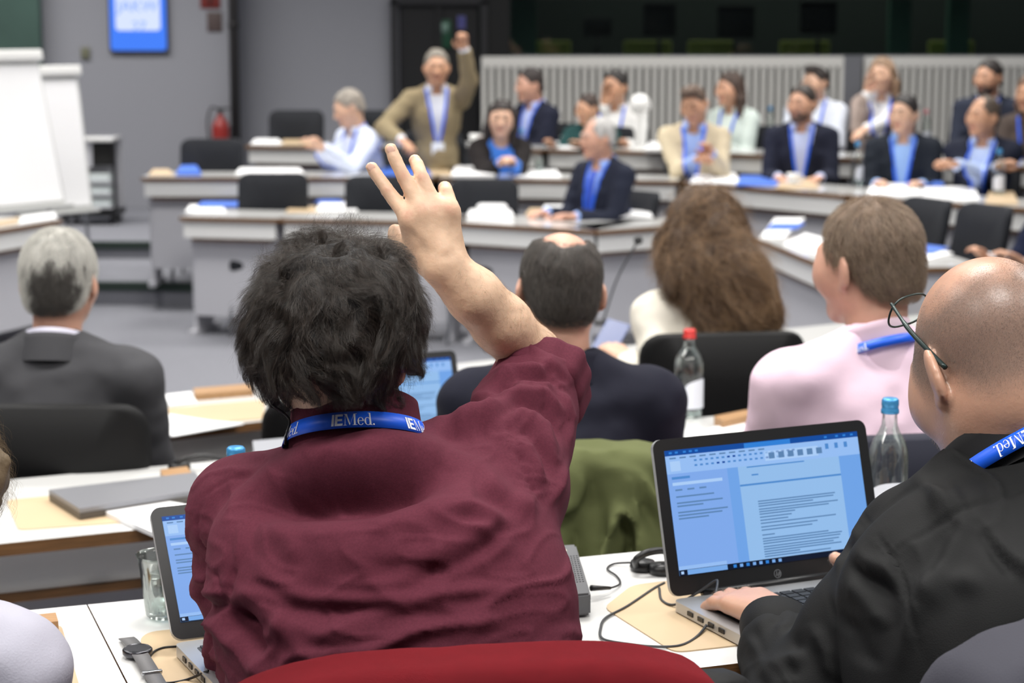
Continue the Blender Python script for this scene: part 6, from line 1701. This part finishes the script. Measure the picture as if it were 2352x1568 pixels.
# ------------------------------------------------------------------ glassware
BP = [(.001, .002), (.030, .002), (.034, .008), (.034, .150), (.033, .165), (.028, .182), (.018, .198), (.0135, .210), (.0125, .226), (.0135, .228), (.0135, .232), (.0125, .233)]
def bottle(px, py, z, label, cap=None, s=1.0, water=.5, group='water bottles', lab=True, d=None):
    p = PZ(px, py, z) if d is None else Vector((P(px, py, d).x, d, z))
    root = empty('water_bottle', (p.x, p.y, z), random.Random(int(px)).random() * 2, label, 'bottle', group)
    bm = bmesh.new(); lathe(bm, [(r * s, h * s) for r, h in BP], n=32); bm_obj('glass_body', bm, M_glass, root)
    if water:
        bm = bmesh.new(); lathe(bm, [(.001, .006 * s), (.031 * s, .006 * s), (.031 * s, .15 * s * water), (.001, .15 * s * water)], n=28); bm_obj('water', bm, M_water, root)
    bm = bmesh.new(); lathe(bm, [(.0125 * s, .230 * s), (.0155 * s, .230 * s), (.0155 * s, .236 * s), (.0142 * s, .238 * s), (.0142 * s, .243 * s), (.0150 * s, .244 * s), (.0145 * s, .253 * s), (.012 * s, .256 * s), (.0005, .256 * s)], n=28); bm_obj('cap', bm, cap or M_cap, root)
    if lab:
        bm = bmesh.new(); n = 18; r_ = .0346 * s; rows = []
        for i in range(n + 1):
            a = math.pi * (.95 + .9 * i / n); u = i / n * 2 - 1
            top = (.085 + .030 * math.sqrt(max(0, 1 - u * u))) * s
            rows.append([bm.verts.new((r_ * math.cos(a), r_ * math.sin(a), zz)) for zz in (.03 * s, top)])
        for A_, B_ in zip(rows, rows[1:]): bm.faces.new((A_[0], B_[0], B_[1], A_[1]))
        lb = bm_obj('label', bm, M_label, root)
    return root
bottle(2037, 1180, TZ, 'glass bottle with blue cap beside the raised laptop screen, by the bald man', d=3.08, water=.25, s=.92)
bottle(545, 1180, TZ, 'bottle with blue cap behind the left shoulder of the maroon shirt', d=2.74, water=.6, lab=False, s=.9)
bottle(1581, 957, .55, 'clear bottle with red cap standing behind the navy jacket', M_capred, s=.89, water=.25).scale = (1.22, 1.22, 1)
def tumbler(px, py, z, label, s=1.0, water=.55, group=None, seg=9):
    p = PZ(px, py, z); root = empty('water_glass', (p.x, p.y, z), 0, label, 'glass', group)
    bm = bmesh.new(); rings = []; n = 72
    pr = [(.001, .003), (.024, .003), (.0265, .006), (.0275, .02), (.031, .05), (.0335, .07), (.036, .086), (.039, .092), (.0375, .092), (.0345, .086), (.0315, .068), (.029, .05), (.0255, .012), (.001, .010)]
    for r_, h_ in pr:
        fl = 1 if .01 < h_ < .07 else 0
        rings.append([bm.verts.new(((r_ + fl * .0012 * abs(math.cos(seg * math.pi * i / n))) * s * math.cos(2 * math.pi * i / n), (r_ + fl * .0012 * abs(math.cos(seg * math.pi * i / n))) * s * math.sin(2 * math.pi * i / n), h_ * s)) for i in range(n)])
    for A_, B_ in zip(rings, rings[1:]):
        for i in range(n): bm.faces.new((A_[i], A_[(i + 1) % n], B_[(i + 1) % n], B_[i]))
    bm_obj('glass_body', bm, M_glass, root)
    if water:
        bm = bmesh.new(); lathe(bm, [(.001, .012 * s), (.025 * s, .012 * s), (.0305 * s, .092 * s * water + .01), (.001, .092 * s * water + .01)], n=32); bm_obj('water', bm, M_water, root)
    return root
tumbler(380, 1418, TZ, 'water glass behind the small laptop at the left')
# ------------------------------------------------------------------ far table clutter
GPp = 'papers on the far tables'
def papers(pts, z, lab, m=None, th=.006, g=GPp, name='paper_stack', cat='paper'): return sheet(name, pts, z + .002 + th, th, m or M_paper, lab, cat, g)
Q4 = lambda x0, y0, x1, y1, sk=12: [(x0, y1), (x1, y1), (x1 - sk, y0), (x0 + sk, y0)]
z1, z2, z3 = .40, .55, .67
papers(Q4(425, 470, 520, 486), z1, 'white papers at the left end of the innermost far table')
papers(Q4(452, 462, 560, 474), z1 + .008, 'blue brochure on papers, innermost far table', M_bluepaper, .004, 'blue folders on the far tables', 'blue_folder', 'folder')
papers(Q4(655, 473, 735, 487), z1, 'beige pad beside white papers below the middle chair', M_pad, .003, 'beige pads on the far tables', 'desk_pad', 'desk pad')
papers(Q4(725, 462, 822, 484), z1 + .004, 'bright white papers between two dark chairs, innermost far table')
papers(Q4(722, 458, 790, 464), z1 + .012, 'blue sheet lying on the bright white papers', M_bluepaper, .003, 'blue folders on the far tables', 'blue_folder', 'folder')
papers(Q4(1072, 474, 1180, 494), z1, 'pile of white papers right of the raised wrist', th=.03)
papers(Q4(1095, 464, 1165, 472), z1 + .034, 'small white box on the pile right of the raised wrist', th=.03, name='small_box', cat='box')
papers(Q4(1205, 478, 1330, 494), z1, 'beige pad beyond the bald crown', M_pad, .003, 'beige pads on the far tables', 'desk_pad', 'desk pad')
papers(Q4(1240, 470, 1400, 488), z1 + .004, 'white papers before the grey haired man in navy')
papers(Q4(1385, 480, 1500, 498), z1 + .004, 'white papers at the bright table corner left of the curly woman')
papers(Q4(1378, 474, 1450, 482), z1 + .011, 'blue folder at the bright table corner', M_bluepaper, .004, 'blue folders on the far tables', 'blue_folder', 'folder')
papers(Q4(405, 378, 462, 396), z2, 'blue folder at the left end of the middle far row', M_bluepaper, .02, 'blue folders on the far tables', 'blue_folder', 'folder')
papers(Q4(340, 388, 400, 402), z2, 'beige pad at the left end of the middle far row', M_pad, .003, 'beige pads on the far tables', 'desk_pad', 'desk pad')
papers(Q4(540, 385, 700, 398), z2, 'pale papers under the hands of the white shirted man')
papers(Q4(868, 383, 990, 399), z2, 'blue folder partly behind the raised fingers', M_bluepaper, .012, 'blue folders on the far tables', 'blue_folder', 'folder')
papers(Q4(972, 386, 1040, 401), z2, 'beige pad right of the raised fingers', M_pad, .004, 'beige pads on the far tables', 'desk_pad', 'desk pad')
papers(Q4(1035, 380, 1138, 402), z2 + .004, 'bright white papers left of the woman in blue top', th=.02)
papers(Q4(1180, 390, 1290, 406), z2, 'papers in front of the woman in blue top')
papers(Q4(1585, 396, 1700, 420), z2, 'white papers before the man in cream jacket')
papers(Q4(1690, 402, 1790, 424), z2, 'blue folder before the man in cream jacket', M_bluepaper, .008, 'blue folders on the far tables', 'blue_folder', 'folder')
papers(Q4(1780, 408, 1880, 432), z2, 'beige pad before the bearded man in pale blue shirt', M_pad, .004, 'beige pads on the far tables', 'desk_pad', 'desk pad')
papers(Q4(1990, 420, 2120, 448), z2, 'white papers before the man in dark suit', th=.012)
papers(Q4(2080, 412, 2170, 424), z2 + .02, 'blue folder on papers before the man in dark suit', M_bluepaper, .006, 'blue folders on the far tables', 'blue_folder', 'folder')
papers(Q4(2110, 428, 2250, 458), z2, 'white papers before the man with crossed arms', th=.012)
papers(Q4(2260, 440, 2340, 468), z2, 'beige pad at the right edge of the far tables', M_pad, .006, 'beige pads on the far tables', 'desk_pad', 'desk pad')
papers(Q4(575, 318, 650, 330), z3, 'papers at the left end of the outermost far row')
papers(Q4(640, 320, 720, 331), z3, 'beige pad at the left end of the outermost far row', M_pad, .003, 'beige pads on the far tables', 'desk_pad', 'desk pad')
papers(Q4(1255, 325, 1330, 340), z3, 'papers behind the woman in blue top')
papers(Q4(1480, 325, 1560, 342), z3, 'white papers left of the man in cream jacket', th=.02)
papers([(1745, 545), (1800, 545), (1850, 500), (1780, 500)], z1, 'white papers on the inner side table beside the curly woman')
papers([(1760, 525), (1830, 525), (1850, 512), (1775, 512)], z1 + .008, 'blue folder on the inner side table beside the curly woman', M_bluepaper, .005, 'blue folders on the far tables', 'blue_folder', 'folder')
papers([(1800, 560), (1900, 590), (1960, 565), (1850, 535)], z1, 'white sheet on the inner side table left of the pink man')
papers([(2020, 590), (2110, 600), (2190, 580), (2080, 560)], z1, 'white papers on the inner side table right of the pink man')
papers([(2060, 572), (2140, 582), (2180, 568), (2100, 558)], z1 + .008, 'blue sheet on the inner side table right of the pink man', M_bluepaper, .003, 'blue folders on the far tables', 'blue_folder', 'folder')
papers([(45, 512), (130, 500), (125, 486), (48, 496)], z1, 'white paper on the table before the flip charts')
papers([(-20, 522), (40, 512), (46, 498), (-10, 506)], z1, 'beige pad on the table before the flip charts', M_pad, .004, 'beige pads on the far tables', 'desk_pad', 'desk pad')
for px, py, z, lab in ((1198, 385, z2, 'water bottle with blue cap before the woman in blue top'), (1798, 402, z2, 'water bottle before the bearded man in pale blue shirt'), (1968, 425, z2, 'water bottle left of the man in dark suit'),
                       (2292, 448, z2, 'water bottle at the elbow of the man with crossed arms'), (1768, 330, z3, 'water bottle behind the cream jacket'), (2125, 340, z3, 'water bottle behind the man in dark suit')):
    bottle(px, py, z, lab, mat('pink_cap', (216, 130, 140), rough=.4) if px in (2125,) else None, s=1.05, water=.6, lab=True, group='water bottles on the far tables')
tumbler(1108, 470, z1, 'tall tumbler in front of a dark chair right of the raised hand', s=1.25, water=0, seg=0)
tumbler(1240, 395, z2, 'tumbler beside the woman in blue top', s=1.0, water=.4, seg=0)
def cup(px, py, z, lab):
    p = PZ(px, py, z); root = empty('coffee_cup', (p.x, p.y, z), 0, lab, 'cup', 'white cups on the far tables')
    bm = bmesh.new(); lathe(bm, [(.001, .004), (.05, .004), (.066, .012), (.064, .014), (.03, .010), (.001, .010)], n=24); bm_obj('saucer', bm, mat('porcelain', (238, 238, 236), rough=.25), root)
    bm = bmesh.new(); lathe(bm, [(.001, .012), (.022, .012), (.036, .04), (.04, .07), (.0375, .07), (.033, .04), (.001, .018)], n=24); bm_obj('bowl', bm, mat('porcelain', (238, 238, 236)), root)
    bm = bmesh.new(); tube(bm, [(.036, 0, .06), (.06, 0, .055), (.055, 0, .032), (.034, 0, .034)], .004); bm_obj('handle', bm, mat('porcelain', (238, 238, 236)), root)
for px, py, z, lab in ((1820, 424, z2, 'white cup before the bearded man in pale blue shirt'), (2085, 410, z2, 'white cup before the man in dark suit'), (1300, 335, z3, 'white cup beside the half hidden person'), (1090, 330, z3, 'white cup right of the man raising his fist')): cup(px, py, z, lab)
p = P(1470, 240, 13.9); root = empty('globe_lamp', (p.x, p.y, z3), 0, 'round white globe on a short stem by the man resting his chin', 'lamp')
bm = bmesh.new(); bmesh.ops.create_uvsphere(bm, u_segments=20, v_segments=14, radius=.075); bmesh.ops.translate(bm, verts=bm.verts, vec=(0, 0, p.z - z3)); bm_obj('globe', bm, mat('porcelain', (238, 238, 236)), root)
bm = bmesh.new(); cyl(bm, (0, 0, 0), (0, 0, p.z - z3), .012); cyl(bm, (0, 0, 0), (0, 0, .012), .06); bm_obj('stem', bm, M_white, root)
# card held by the man raising his fist, phone of the curly woman, gooseneck microphone
p = P(1060, 52, 13.4); bm = bmesh.new(); box(bm, (0, 0, 0), (.055, .004, .085), bev=.002); o = bm_obj('voting_card', bm, mat('card_blue', (44, 46, 96), rough=.5), None, smooth=False); o.location = p; tag(o, 'dark blue card held up in the raised fist', 'card')
p = P(1402, 776, 5.85); bm = bmesh.new(); box(bm, (0, 0, 0), (.075, .008, .15), rot=Matrix.Rotation(math.radians(-55), 3, 'X') @ Matrix.Rotation(.4, 3, 'Y'), bev=.003); o = bm_obj('phone', bm, mat('phone_back', (96, 108, 150), rough=.3), None, smooth=False); o.location = p; tag(o, 'phone held by the woman with long curly hair', 'phone')
b = PZ(1385, 745, .40); t_ = P(1466, 552, 6.9)
root = empty('gooseneck_microphone', (b.x, b.y, .40), 0, 'slim black gooseneck microphone left of the curly woman', 'microphone')
o = root.location; bm = bmesh.new(); tube(bm, [(0, 0, .01), (t_ - o) * .5 + Vector((-.01, 0, .02)), t_ - o], .004); bm_obj('neck', bm, M_black, root)
bm = bmesh.new(); bmesh.ops.create_uvsphere(bm, u_segments=12, v_segments=8, radius=.016); bmesh.ops.translate(bm, verts=bm.verts, vec=t_ - o); bm_obj('head', bm, M_black, root)
bm = bmesh.new(); box(bm, (0, 0, .008), (.07, .07, .016), bev=.004); bm_obj('base', bm, M_black, root)
